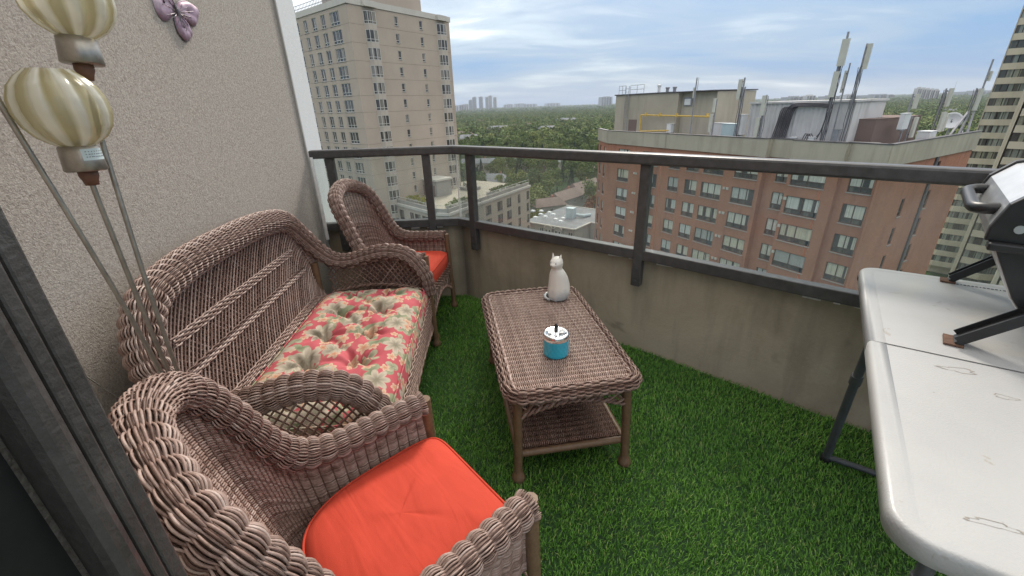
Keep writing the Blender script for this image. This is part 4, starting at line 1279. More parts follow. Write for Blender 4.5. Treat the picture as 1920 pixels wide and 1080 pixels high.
def tree(x, y, kind, s):
    if kind == 'green':
        t_ = thing('leafy_tree', ('rounded green broadleaf tree beside the foot of the cream tower' if x > 60 else 'green broadleaf tree in the woods beside the beige tower' if x < -6 else 'green broadleaf tree around the brown roofed row houses' if y < 260 else 'green broadleaf tree at the near edge of the wooded plain'), 'tree', (x, y, GZ), random.uniform(0, 6.28), 'broadleaf trees below')
        link('crown', random.choice(crowns), t_, (0, 0, 8.2))
    elif kind == 'dark':
        t_ = thing('conifer_tree', ('dark pointed conifer in the woods beside the beige tower' if x < -6 else 'dark pointed conifer around the brown roofed row houses' if y < 260 else 'dark pointed conifer at the near edge of the wooded plain'), 'tree', (x, y, GZ), random.uniform(0, 6.28), 'conifers below')
        link('crown', conif, t_)
    elif kind == 'red':
        t_ = thing('russet_tree', 'russet orange small tree beside the brick block', 'tree', (x, y, GZ), random.uniform(0, 6.28), 'russet trees below')
        link('crown', crown_r, t_, (0, 0, 5.0))
    else:
        t_ = thing('yellow_tree', ('bright yellow green shrub tree in the row behind the townhouse block' if y > 140 else 'small yellow green tree in front of the townhouse block'), 'tree', (x, y, GZ), random.uniform(0, 6.28), 'yellow trees below')
        link('crown', crown_y, t_, (0, 0, 4.0))
    link('trunk', trunk_me, t_, (0, 0, 0), 0, (1, 1, .85 if kind == 'green' else .45))
    t_.scale = (s, s, s * random.uniform(.9, 1.15))
avoid = [(15.5, 171, 9), (25, 186, 10), (36, 205, 11), (20, 178, 7), (31, 196, 8), (49, 248, 9), (-7.5, 226, 10), (17, 292, 9), (29, 310, 9), (2, 330, 8), (-20, 300, 13), (16, 131, 22), (30, 128, 12)]
def free(x, y):
    if any((x - a) ** 2 + (y - b) ** 2 < r * r for a, b, r in avoid): return False
    if y < 118 and x > 12: return False
    if x < 9 and y < 116: return False
    return True
placed = []
def try_tree(x, y, kind, s, gap):
    if free(x, y) and all((x - a) ** 2 + (y - b) ** 2 > gap * gap for a, b in placed):
        placed.append((x, y)); tree(x, y, kind, s); return True
    return False
for x, y in ((10, 160), (14.1, 159.5), (19, 158), (23, 156), (27, 153), (31, 151), (12, 163)):
    tree(x, y, 'yellow', random.uniform(.7, .95)); placed.append((x, y))
for x, y, s in ((-1.5, 118, .8), (8, 120.0, .6), (13, 113.5, .55)):
    tree(x, y, 'yellow', s); placed.append((x, y))
for x, y in ((32, 166), (34, 172)):
    tree(x, y, 'red', 1.0); placed.append((x, y))
cnt = 0
for _ in range(6000):
    if cnt >= 235: break
    D = random.uniform(135, 430)
    a = random.uniform(-.30, .26)
    x, y = a * D, D
    k = 'green' if random.random() < .76 else 'dark'
    if try_tree(x, y, k, random.uniform(.75, 1.15) if k == 'green' else random.uniform(.8, 1.25), 6.0 + D * .008):
        cnt += 1
for _ in range(400):
    if cnt >= 275: break
    a = random.uniform(1.02, 1.16); D = random.uniform(62, 92)
    if try_tree(a * D, D, 'green', random.uniform(.8, 1.05), 6): cnt += 1
# the wooded plain beyond: one mass, instanced crowns on scattered points
src = bpy.data.collections.new('woods_source')
for k in range(4):
    o = bpy.data.objects.new('far_crown', crown_mesh('far_crown', 420, 1.5, 5.4, 5.6, M['leaf'], 60 + k, 8))
    src.objects.link(o)
pts, scl = [], []
n_far = 21000
D = np.sqrt(RNG.uniform(300 ** 2, 2300 ** 2, n_far))
A_ = RNG.uniform(-.36, 1.35, n_far)
keep = ~((D < 440) & (A_ < .27))
keep &= ~((D < 620) & (A_ > 1.0) & (D < 120))
X, Y = A_ * D / np.sqrt(1 + A_ ** 2), D / np.sqrt(1 + A_ ** 2)
clump = np.sin(X * .021) * np.sin(Y * .017 + 1.3) + .5 * np.sin(X * .053 + Y * .031)
keep &= (clump > -1.05)
pts.append(np.stack([X, Y, np.full_like(X, GZ + 8)], -1)[keep]); scl.append(RNG.uniform(.85, 1.75, keep.sum()))
n_f2 = 12000
D = np.sqrt(RNG.uniform(2300 ** 2, 9500 ** 2, n_f2)); A_ = RNG.uniform(-.36, 1.35, n_f2)
X, Y = A_ * D / np.sqrt(1 + A_ ** 2), D / np.sqrt(1 + A_ ** 2)
pts.append(np.stack([X, Y, np.full_like(X, GZ + 6)], -1)); scl.append(RNG.uniform(1.6, 3.2, n_f2))
pts = np.concatenate(pts); scl = np.concatenate(scl)
me = bpy.data.meshes.new('distant_woods')
me.vertices.add(len(pts)); me.vertices.foreach_set('co', pts.ravel())
at = me.attributes.new('sc', 'FLOAT', 'POINT'); at.data.foreach_set('value', scl.astype(np.float32))
woods = bpy.data.objects.new('distant_woods', me); COL.objects.link(woods)
tag(woods, 'green wooded plain stretching to the horizon', 'woods', kind='stuff')
ng = bpy.data.node_groups.new('scatter_crowns', 'GeometryNodeTree')
ng.interface.new_socket('Geometry', in_out='INPUT', socket_type='NodeSocketGeometry')
ng.interface.new_socket('Geometry', in_out='OUTPUT', socket_type='NodeSocketGeometry')
gi, go = ng.nodes.new('NodeGroupInput'), ng.nodes.new('NodeGroupOutput')
iop = ng.nodes.new('GeometryNodeInstanceOnPoints')
ci = ng.nodes.new('GeometryNodeCollectionInfo'); ci.inputs['Collection'].default_value = src
ci.inputs['Separate Children'].default_value = True; ci.inputs['Reset Children'].default_value = True
na = ng.nodes.new('GeometryNodeInputNamedAttribute'); na.data_type = 'FLOAT'; na.inputs['Name'].default_value = 'sc'
rv = ng.nodes.new('FunctionNodeRandomValue'); rv.data_type = 'FLOAT_VECTOR'
rv.inputs['Max'].default_value = (.15, .15, 6.28)
iop.inputs['Pick Instance'].default_value = True
ng.links.new(gi.outputs[0], iop.inputs['Points']); ng.links.new(ci.outputs[0], iop.inputs['Instance'])
ng.links.new(rv.outputs[0], iop.inputs['Rotation'])
ng.links.new([o_ for o_ in na.outputs if o_.enabled][0], iop.inputs['Scale'])
ng.links.new(iop.outputs[0], go.inputs[0])
woods.modifiers.new('scatter', 'NODES').node_group = ng

# ------------------------------------------------------------------ balcony shell
Q = [v2(p) for p in ((-1.30, 2.86), (-0.335, 2.90), (0.725, 2.055), (1.19, 1.62), (1.46, 1.375), (2.25, 0.62))]
PZ = 0.545                                     # top of the concrete parapet
def offs(poly, d):
    """offset an open polyline to its left (inwards is to the right when walking Q[0] -> Q[-1])"""
    out = []
    for i, p in enumerate(poly):
        a = poly[max(i - 1, 0)]; b = poly[min(i + 1, len(poly) - 1)]
        t1 = (p - a) / (np.linalg.norm(p - a) + 1e-9) if i > 0 else (b - p) / np.linalg.norm(b - p)
        t2 = (b - p) / (np.linalg.norm(b - p) + 1e-9) if i < len(poly) - 1 else t1
        n1, n2 = np.array((-t1[1], t1[0])), np.array((-t2[1], t2[0]))
        n = n1 + n2; n /= np.linalg.norm(n)
        out.append(p + n * d / max(.4, n @ n1))
    return out
outer = offs(Q, 0.14)
inner_poly = [(-1.32, .2)] + [tuple(p) for p in offs(Q, .05)] + [(2.25, .2)]
tag(MB().prism([(-1.4, -.4)] + [tuple(p) for p in offs(Q, .13)] + [(2.3, -.4)], -0.22, -0.004).build('balcony_floor', M['concrete']), kind='structure')
# parapet: one wall
m = MB()
for i in range(len(Q) - 1):
    m.prism([tuple(Q[i]), tuple(Q[i + 1]), tuple(outer[i + 1]), tuple(outer[i])][::-1], -0.9, PZ)
par = thing('parapet_wall', 'stained beige concrete parapet wall under the balcony glass', 'wall')
m.build('wall', M['parapet'], par)
# ragged strips of old white paint where the bottom rail meets the concrete
rail_c = offs(Q, -0.045)
m = MB()
for i in range(len(Q) - 1):
    a, b = offs(Q, -0.006)[i], offs(Q, -0.006)[i + 1]
    L = np.linalg.norm(b - a)
    u = .03
    while u < L - .08:
        w = random.uniform(.015, .12)
        if random.random() < .6:
            p, q = a + (b - a) * u / L, a + (b - a) * min(u + w, L) / L
            m.beam((p[0], p[1], PZ - random.uniform(.014, .02)), (q[0], q[1], PZ - random.uniform(.014, .02)), .008, random.uniform(.004, .010))
        u += w + random.uniform(.01, .1)
m.build('old_paint', M['flake'], par)
# left wall and pier
wdir = v2((-.05, 1)); wdir /= np.linalg.norm(wdir)
def WX(y): return -1.25 + (2.75 - y) * .05
lw = MB().prism([(WX(.2), .2), (WX(2.75), 2.75), (WX(2.75) - .3, 2.75), (WX(.2) - .3, .2)][::-1], -.9, 2.75)
sw = thing('stucco_wall', 'rough grey beige stucco side wall behind the wicker sofa', 'wall')
lw.build('wall', M['stucco'], sw)
m = MB().box((WX(2.75) + .002, 2.756, .9), (.02, .012, 3.7)); m.build('edge_bead', M['concrete'], sw)
m = MB().prism([(WX(2.77) - .012, 2.772), (WX(3.07) - .012, 3.075), (WX(3.07) - .35, 3.075), (WX(2.77) - .35, 2.772)][::-1], -8, 6)
tag(m.build('white_pier', M['white_render']), 'smooth white rendered pier at the end of the stucco wall', 'pier')
m = MB().tubes(np.array([(WX(2.75) + .018, 2.772, .50), (WX(2.75) + .018, 2.774, .8), (WX(2.75) + .016, 2.776, 1.03)]), .013, sides=8)
tag(m.build('caulk_strip', M['white_trim'], smooth=True), 'chipped white sealant strip where railing meets stucco wall', 'sealant')
# building wall with the sliding-door frame beside the eye
bw_ = thing('building_wall', 'stucco end of the house wall beside the sliding door', 'wall')
MB().box((-.85, .148, .9), (1.056, .208, 3.7)).build('wall', M['stucco'], bw_)
df_ = thing('door_frame', 'dark grey metal sliding door frame at the balcony doorway', 'door frame')
MB().box((-.310, .2455, .9), (.024, .013, 3.7)).build('outer_stop', M['frame_dark'], df_, bevel=.002)
MB().box((-.320, .2375, .9), (.030, .003, 3.7)).build('seal', M['rubber'], df_)
MB().box((-.306, .2308, .9), (.022, .0102, 3.7)).build('track_lip', M['frame_dark'], df_, bevel=.002)
MB().box((-.320, .2243, .9), (.030, .0028, 3.7)).build('seal', M['rubber'], df_)
MB().box((-.302, .2125, .9), (.026, .0205, 3.7)).build('door_stile', M['frame_dark'], df_, bevel=.007)
MB().box((-.330, .175, .9), (.030, .054, 3.7)).build('door_panel', M['black'], df_)
MB().box((-.310, .138, .9), (.030, .019, 3.7)).build('inner_stop', M['frame_dark'], df_, bevel=.004)
MB().box((-.330, -.04, .9), (.030, .33, 3.7)).build('door_panel', M['black'], df_)

# railing
rl = thing('railing', 'dark bronze metal railing with clear glass panes along the parapet', 'railing')
RT, RB = 1.07, 0.553
m = MB()
def strip(m, poly, w, z0, z1):
    a, b = offs(poly, w / 2), offs(poly, -w / 2)
    n = len(poly)
    V = [(*p, z0) for p in a] + [(*p, z0) for p in b] + [(*p, z1) for p in a] + [(*p, z1) for p in b]
    F = []
    for i in range(n - 1):
        F += [(i, i + 1, n + i + 1, n + i), (2 * n + i, 3 * n + i, 3 * n + i + 1, 2 * n + i + 1), (i, 2 * n + i, 2 * n + i + 1, i + 1), (n + i, n + i + 1, 3 * n + i + 1, 3 * n + i)]
    F += [(0, n, 3 * n, 2 * n), (n - 1, 3 * n - 1, 4 * n - 1, 2 * n - 1)]
    m.add(V, F)
rail_c[0] = v2((-1.25, rail_c[0][1]))
strip(m, rail_c, .062, RT - .052, RT); m.build('top_rail', M['bronze'], rl, bevel=.010)
m = MB(); strip(m, offs(Q, -.03), .05, RB - .008, RB + .044); m.build('bottom_rail', M['bronze'], rl, bevel=.004)
def on_rail(seg, u, d=-.037):
    pl = offs(Q, d)
    a, b = pl[seg], pl[seg + 1]
    t = (b - a) / np.linalg.norm(b - a)
    return a + t * u, math.atan2(t[1], t[0])
posts = []
for seg, u, low in ((0, .16, .40), (0, .77, .40), (1, .14, .395), (1, 1.285, .40), (4, .32, .40)):
    p, a = on_rail(seg, u)
    po = MB().box((0, 0, (RT - .05 + low) / 2), (.05, .044, RT - .05 - low)).build('post', M['bronze'], rl, bevel=.005, loc=(p[0], p[1], 0), rz=a)
    m = MB()
    for z in (low + .03, low + .09):
        m.lathe([(0, -.006), (.008, -.006), (.008, 0), (0, 0)], 10, (0, 0, 0))
    for z in ((low + .03, low + .10) if seg else (low + .05,)):
        bm_ = MB()
        q = np.linspace(0, 2 * np.pi, 9)[:-1]
        V = [(.007 * math.cos(x), -.026, z + .007 * math.sin(x)) for x in q] + [(.007 * math.cos(x), -.021, z + .007 * math.sin(x)) for x in q]
        bm_.add(V, [tuple(range(8))] + [(i, 8 + i, 8 + (i + 1) % 8, (i + 1) % 8) for i in range(8)])
        bm_.build('bolt', M['grey_steel'], po)
gl = offs(Q, -.012)
cuts = []
for i in range(len(gl) - 1):
    a, b = gl[i], gl[i + 1]
    L = np.linalg.norm(b - a); t = (b - a) / L
    p0, p1 = a + t * .004, b - t * .004
    m = MB().beam((p0[0], p0[1], (RB + .03 + RT - .04) / 2), (p1[0], p1[1], (RB + .03 + RT - .04) / 2), .006, RT - RB - .07)
    m.build('glass_pane', M['glass'], rl)
MB().tubes(np.array([(gl[1][0], gl[1][1] - .004, RB + .03), (gl[1][0], gl[1][1] - .004, .8), (gl[1][0], gl[1][1] - .004, RT - .05)]), .0035, sides=6).build('corner_glass_edge', M['white_trim'], rl)  # added white strip standing in for the bright glass edges at the corner

# ------------------------------------------------------------------ artificial turf
def in_poly(P, poly):
    x, y = P[:, 0], P[:, 1]
    ins = np.zeros(len(P), bool)
    n = len(poly)
    for i in range(n):
        x0, y0 = poly[i]; x1, y1 = poly[(i + 1) % n]
        c = ((y0 > y) != (y1 > y)) & (x < (x1 - x0) * (y - y0) / (y1 - y0 + 1e-12) + x0)
        ins ^= c
    return ins
tp = [(-1.2, .27)] + [tuple(p) for p in offs(Q, -.012)] + [(2.25, .27)]
tp[1] = (-1.262, 2.848)
tag(MB().prism(tp[::-1] if False else tp, -0.003, .003).build('turf_backing', M['turf_base']), 'dark green backing sheet of the balcony turf', 'turf', kind='structure')
NB = 270000
P = np.stack([RNG.uniform(-1.26, 2.2, NB), RNG.uniform(.28, 2.9, NB)], -1)
P = P[in_poly(P, tp)]
# keep the lawn dense where it shows: thin it out under the table and behind the sofa
thin = (P[:, 0] < -.62) & (P[:, 1] > .95) & (P[:, 1] < 2.3)
P = P[~(thin & (RNG.random(len(P)) < .7))]
nb = len(P)
ang = RNG.uniform(0, 6.283, nb)
lay = .9 + .5 * np.sin(P[:, 0] * 5 + P[:, 1] * 3) + RNG.normal(0, .6, nb)         # pile direction drifts
ang = np.where(RNG.random(nb) < .55, lay, ang)
hgt = RNG.uniform(.009, .020, nb); lean = RNG.uniform(.25, 1.15, nb) * hgt
wid = RNG.uniform(.0009, .0015, nb)
dx, dy = np.cos(ang), np.sin(ang)
sx, sy = -dy * wid, dx * wid
z0 = .003
b0 = np.stack([P[:, 0] - sx, P[:, 1] - sy, np.full(nb, z0)], -1); b1 = np.stack([P[:, 0] + sx, P[:, 1] + sy, np.full(nb, z0)], -1)
mx, my = P[:, 0] + dx * lean * .35, P[:, 1] + dy * lean * .35
m0 = np.stack([mx - sx * .9, my - sy * .9, z0 + hgt * .62], -1); m1 = np.stack([mx + sx * .9, my + sy * .9, z0 + hgt * .62], -1)
tpv = np.stack([P[:, 0] + dx * lean, P[:, 1] + dy * lean, z0 + hgt * .95], -1)
V = np.stack([b0, b1, m1, m0, tpv], 1).reshape(-1, 3)
i5 = np.arange(nb) * 5
m = MB()
s_ = RNG.random(nb) * .9
s_[RNG.random(nb) < .04] = 1.0
m.v.append(V); m.sh.append(np.repeat(s_, 5)); m.n += len(V)
m.polys.append(np.stack([i5, i5 + 1, i5 + 2, i5 + 3], -1)); m.mi.append(np.zeros(nb))
m.polys.append(np.stack([i5 + 3, i5 + 2, i5 + 4], -1)); m.mi.append(np.zeros(nb))
tag(m.build('artificial_turf', M['turf']), 'bright green artificial turf covering the balcony floor', 'turf', kind='stuff')

# ------------------------------------------------------------------ wicker helpers
def sheet_normals(P):
    du = np.gradient(P, axis=1); dv = np.gradient(P, axis=0)
    n = np.cross(du, dv)
    return n / (np.linalg.norm(n, axis=-1, keepdims=True) + 1e-12)
def weave_sheet(mb, S, rows, pitch, rad, amp, sub=4, sides=4, stake=True, flip=1.0, pattern=None, rng=RNG, spread=.2):
    """S: (m, n, 3) surface grid (m along the stakes, n along the strands). Strands run along n and pass over and under stakes."""
    m_, n_ = S.shape[:2]
    L = np.mean(np.sum(np.linalg.norm(np.diff(S, axis=1), axis=-1), axis=1))
    ns = max(4, int(round(L / pitch)))
    nu = ns * sub + 1
    ui = np.linspace(0, n_ - 1, nu)
    vi = np.linspace(0, m_ - 1, rows)
    def samp(A, vi, ui):
        a = np.floor(vi).astype(int).clip(0, m_ - 2); fa = (vi - a)[:, None, None]
        b = np.floor(ui).astype(int).clip(0, n_ - 2); fb = (ui - b)[None, :, None]
        A00, A01, A10, A11 = A[a][:, b], A[a][:, b + 1], A[a + 1][:, b], A[a + 1][:, b + 1]
        return (A00 * (1 - fb) + A01 * fb) * (1 - fa) + (A10 * (1 - fb) + A11 * fb) * fa
    P = samp(S, vi, ui)
    N = sheet_normals(P) * flip
    k = np.arange(nu) / sub
    j = np.arange(rows)
    ph = np.cos(np.pi * (k[None, :] + j[:, None]))
    if pattern is not None:
        ph = pattern(ph, k[None, :] / ns, j[:, None] / rows, k, j)
    P = P + N * (amp * ph)[..., None]
    sh = np.clip(rng.normal(.5, spread, rows), 0, 1)
    mb.tubes(P, rad, N=N, sides=sides, shade=sh, cap=False)
    if stake:
        ui2 = np.linspace(0, n_ - 1, ns + 1)
        vi2 = np.linspace(0, m_ - 1, max(6, m_ // 2))
        Q_ = np.swapaxes(samp(S, vi2, ui2), 0, 1)
        mb.tubes(Q_, rad * .9, sides=4, shade=np.full(ns + 1, .12), cap=False)
def weave_tube(mb, path, R, rows, pitch, amp, sub=4, core=None, sides=4, squash=None, rng=RNG, thick=0.56):
    """strands running along a rolled rim, over and under its hoops"""
    n = len(path)
    L = np.sum(np.linalg.norm(np.diff(path, axis=0), axis=1))
    ns = max(3, int(round(L / pitch)))
    nu = ns * sub + 1
    ui = np.linspace(0, n - 1, nu)
    P = np.stack([np.interp(ui, np.arange(n), path[:, c]) for c in range(3)], -1)
    Rr = np.interp(ui, np.arange(n), np.broadcast_to(R, (n,)))
    T = np.gradient(P, axis=0); T /= np.linalg.norm(T, axis=1, keepdims=True)
    N = np.empty_like(P); ref = np.array([0, 0, 1.0]) if abs(T[0, 2]) < .8 else np.array([1.0, 0, 0])
    for q in range(nu):
        w = ref - T[q] * (ref @ T[q]); w /= np.linalg.norm(w) + 1e-12
        N[q] = w; ref = w
    B = np.cross(T, N)
    a = 2 * np.pi * (np.arange(rows) + rng.normal(0, .16, rows)) / rows
    k = np.arange(nu) / sub
    ph = np.tanh(2.0 * np.cos(np.pi * (k[None, :] + np.arange(rows)[:, None])))
    bulge = 1 + .05 * np.cos(2 * np.pi * k)
    rad = (Rr * bulge)[None, :] + amp * ph
    D = np.cos(a)[:, None, None] * N[None] + np.sin(a)[:, None, None] * B[None]
    PP = P[None] + D * rad[..., None]
    sr = thick * 2 * np.pi * Rr / rows
    mb.tubes(PP, sr[None] * (1 + .16 * ph) * np.clip(rng.normal(1, .13, (rows, 1)), .7, 1.3), N=D, sides=sides, shade=np.clip(rng.normal(.52, .24, rows), 0, 1), cap=False)
    if core is not None:
        core.tubes(P[None], (Rr - amp * 1.1)[None], sides=12, shade=.1)
def lattice(mb, S, n, du, rad, off=0.004, sub=22, rng=RNG, both=True):
    """diagonal strands crossing over the surface grid S (m down, n across); du = sideways run as a share of the width"""
    m_, n_ = S.shape[:2]
    N = sheet_normals(S)
    for sgn in ((1, -1) if both else (1,)):
        for u0 in np.arange(-du, 1 + du, 1.0 / n):
            v = np.linspace(0, 1, sub)
            u = u0 + sgn * du * v if sgn > 0 else u0 + du - du * v
            ok = (u >= 0) & (u <= 1)
            if ok.sum() < 3: continue
            lo, hi = v[ok][0], v[ok][-1]
            v = np.linspace(lo, hi, max(4, int(sub * (hi - lo)) + 2))
            u = u0 + du * v if sgn > 0 else u0 + du - du * v
            ui = np.clip(u, 0, 1) * (n_ - 1); vi = v * (m_ - 1)
            a = np.floor(vi).astype(int).clip(0, m_ - 2); fa = (vi - a)[:, None]
            b = np.floor(ui).astype(int).clip(0, n_ - 2); fb = (ui - b)[:, None]
            def s(A): return (A[a, b] * (1 - fb) + A[a, b + 1] * fb) * (1 - fa) + (A[a + 1, b] * (1 - fb) + A[a + 1, b + 1] * fb) * fa
            mb.tubes(s(S) + s(N) * off * sgn, rad, sides=5, shade=float(np.clip(rng.normal(.55, .18), 0, 1)), cap=False)
def wrapped_leg(mb, p0, p1, r0, r1, foot=True):
    """cane-wrapped post: fine coils and a woven bulb foot"""
    p0, p1 = np.array(p0, float), np.array(p1, float)
    n = 60
    t = np.linspace(0, 1, n)
    P = p0 + (p1 - p0) * t[:, None]
    r = r0 + (r1 - r0) * t + .0009 * (np.arange(n) % 2)
    if foot:
        d = (1 - t) * np.linalg.norm(p1 - p0)
        r = r + .010 * np.exp(-((d - .022) / .020) ** 2)
        r[-1] *= .7
    mb.tubes(P[None], r[None], sides=10, shade=.5)
def arch_lattice(mb, a, b, ztop, drop_end, drop_mid, n, rad, bow=0.0):
    """open strip of crossing strands between a straight top and an arched rope below"""
    a, b = v2(a), v2(b)
    u = np.linspace(0, 1, 24)
    low = ztop - (drop_end + (drop_mid - drop_end) * np.sin(np.pi * u))
    X = a[None] + (b - a)[None] * u[:, None]
    top = np.stack([X[:, 0], X[:, 1], np.full(24, ztop)], -1)
    bot = np.stack([X[:, 0], X[:, 1], low], -1)
    S = np.stack([top * (1 - v) + bot * v for v in np.linspace(0, 1, 6)])
    lattice(mb, S, n, 1.6 / n, rad, .002, 8)
    for k in range(2):
        w = np.stack([bot[:, 0], bot[:, 1], bot[:, 2]], -1).copy()
        ph = np.linspace(0, 40, 24) + np.pi * k
        uu = np.linspace(0, 23, 90)
        w = np.stack([np.interp(uu, np.arange(24), bot[:, c]) for c in range(3)], -1)
        d = (b - a) / np.linalg.norm(b - a); nn = np.array((-d[1], d[0]))
        ph = np.linspace(0, 50, 90) + np.pi * k
        w[:, 2] += .006 * np.cos(ph); w[:, 0] += nn[0] * .006 * np.sin(ph); w[:, 1] += nn[1] * .006 * np.sin(ph)
        mb.tubes(w, .006, sides=5, shade=.45 + .2 * k)

def ridged(ph, u, v, k, j):
    # strands lie side by side, arching over the stakes and alternating a little
    return np.cos(2 * np.pi * k)[None, :] * .8 + .35 * ph + 0 * j[:, None]
def banded(ph, u, v, k, j):
    return np.cos(2 * np.pi * k)[None, :] * .95 + .12 * ph
# ------------------------------------------------------------------ wicker armchairs
def mirror(ctrl):
    c = [tuple(p) for p in ctrl]
    return c + [(-p[0], *p[1:]) for p in c[-2::-1]]
RIM = mirror([(.223, .222, .522, .030), (.231, .109, .518, .030), (.236, -.03, .515, .031), (.246, -.11, .535, .034), (.238, -.158, .605, .031), (.226, -.20, .705, .031), (.205, -.246, .80, .032), (.138, -.284, .856, .033), (0, -.304, .888, .033)])
BASE = mirror([(.210, .222, .30), (.212, .109, .30), (.212, -.02, .30), (.208, -.09, .30), (.195, -.125, .30), (.170, -.148, .30), (.135, -.165, .30), (.080, -.178, .30), (0, -.182, .30)])
def make_chair(label, group):
    root = thing('wicker_armchair', label, 'armchair', group=group)
    path, tt, L = spline(RIM, 240)
    base = spl_t(BASE, tt)
    rim, core = MB(), MB()
    weave_tube(rim, path[:, :3], path[:, 3], 64, .033, .0030, 6, core)
    r_ = rim.build('rolled_rim', M['wicker_pale'], root, True)
    core.build('rim_core', M['wicker_core'], r_, True)
    # shell between rim and seat; it swells outwards a little half way
    top = path[:, :3] - np.array((0, 0, 1.0)) * (path[:, 3:4] * .55)
    rows_ = []
    for v in np.linspace(0, 1, 14):
        p = top * (1 - v) + base * v
        cen = np.array((0, -.02, 0))
        o_ = (p - cen) * (1, 1, 0)
        p = p + o_ * (.03 * math.sin(math.pi * v) * np.clip((.1 - path[:, 1:2]) * 3, 0, 1))
        rows_.append(p)
    S = np.stack(rows_)
    def pat(ph, u, v, k, j):
        # diamond of longer floats low on the back
        d = np.abs((u - .5) / .055) + np.abs((v - .52) / .20)
        return np.where(d < 1, np.cos(np.pi * (k[None, :] * .5 + np.floor(j[:, None] / 2) * .5)) * 2.2, ridged(ph, u, v, k, j))
    sh = MB()
    weave_sheet(sh, S, 92, .024, .0024, .0028, 6, 4, True, 1.0, pat)
    sh.build('woven_shell', M['wicker_pale'], root, True)
    # braided welt where shell meets rim
    wm = MB()
    ins = path[:, :3] - np.array((0, 0, 1.0)) * path[:, 3:4] * .75 - (path[:, :3] - np.array((0, .0, 0))) * (1, 1, 0) * .07
    for q in range(3):
        ph = np.linspace(0, L / .012, len(ins)) + q * 2.09
        w = ins + np.stack([np.cos(ph) * .003, np.sin(ph) * .003, np.sin(ph) * .004], -1)
        wm.tubes(w[4:-4], .0042, sides=5, shade=.35 + .15 * q)
    wm.build('braid', M['wicker'], root, True)
    # seat deck and apron
    MB().prism([(-.2, .22), (.2, .22), (.2, -.05), (.13, -.18), (-.13, -.18), (-.2, -.05)][::-1], .285, .315).build('seat_deck', M['wicker_core'], root)
    ap = MB()
    pts = np.array([(.212, .262), (-.212, .262)])
    S2 = np.stack([np.stack([np.linspace(.212, -.212, 12), np.full(12, .236), np.full(12, z)], -1) for z in (.345, .285)])
    weave_sheet(ap, S2, 8, .02, .003, .003, 4, 4)
    arch_lattice(ap, (.215, .232), (-.215, .232), .285, .13, .045, 9, .0032)
    for s in (-1, 1):
        arch_lattice(ap, (.215 * s, .215), (.185 * s, -.16), .295, .13, .05, 9, .0032)
    arch_lattice(ap, (.16, -.185), (-.16, -.185), .295, .12, .05, 8, .0032)
    ap.build('apron', M['wicker'], root, True)
    for s in (-1, 1):
        m_ = MB(); wrapped_leg(m_, (.222 * s, .226, .535), (.230 * s, .238, .0), .017, .014); m_.build('leg', M['cane'], root, True)
        m_ = MB(); wrapped_leg(m_, (.175 * s, -.16, .30), (.195 * s, -.215, .0), .017, .014); m_.build('leg', M['cane'], root, True)
    # seat cushion: straight front, round back
    an = np.linspace(0, 2 * np.pi, 120, endpoint=False)
    ox = np.sign(np.cos(an)) * np.abs(np.cos(an)) ** np.where(np.sin(an) > 0, .22, .60) * .205
    oy = np.where(np.sin(an) > 0, np.abs(np.sin(an)) ** .22 * .212, -np.abs(np.sin(an)) ** .8 * .205) + .03
    ox *= np.where(oy < .1, 1 - .10 * np.clip((.1 - oy) / .25, 0, 1), 1)
    prof = [(0.0, .449), (.25, .448), (.5, .446), (.72, .442), (.86, .436), (.94, .426), (.985, .410), (1.0, .392), (1.0, .352), (.97, .328), (.9, .318), (0.0, .318)]
    Pg = np.stack([np.stack([ox * f, (oy - .03) * f + .03, np.full(120, z) + .004 * np.sin(3 * an + 9 * f) * f * (1 - f) * 4 * (z > .36)], -1) for f, z in prof])
    Pg = np.concatenate([Pg, Pg[:, :1]], 1)
    m_ = MB().grid(Pg)
    cu = m_.build('seat_cushion', M['orange'], root, True)
    w = np.stack([np.append(ox, ox[0]) * .975, (np.append(oy, oy[0]) - .03) * .975 + .03, np.full(121, .419)], -1)
    MB().tubes(w, .0032, sides=6).build('piping', M['orange'], cu, True)
    return root
chair_a = make_chair('wicker armchair with bright orange cushion beside the door frame and lamp stems', 'wicker armchairs')
chair_a.location = (-.292, .668, 0); chair_a.rotation_euler.z = R_(-50.5)
chair_b = copy_tree(chair_a)
chair_b['label'] = 'wicker armchair with orange cushion in the corner between sofa end and railing'
chair_b.location = (-.672, 2.495, 0); chair_b.rotation_euler.z = R_(-97.5)

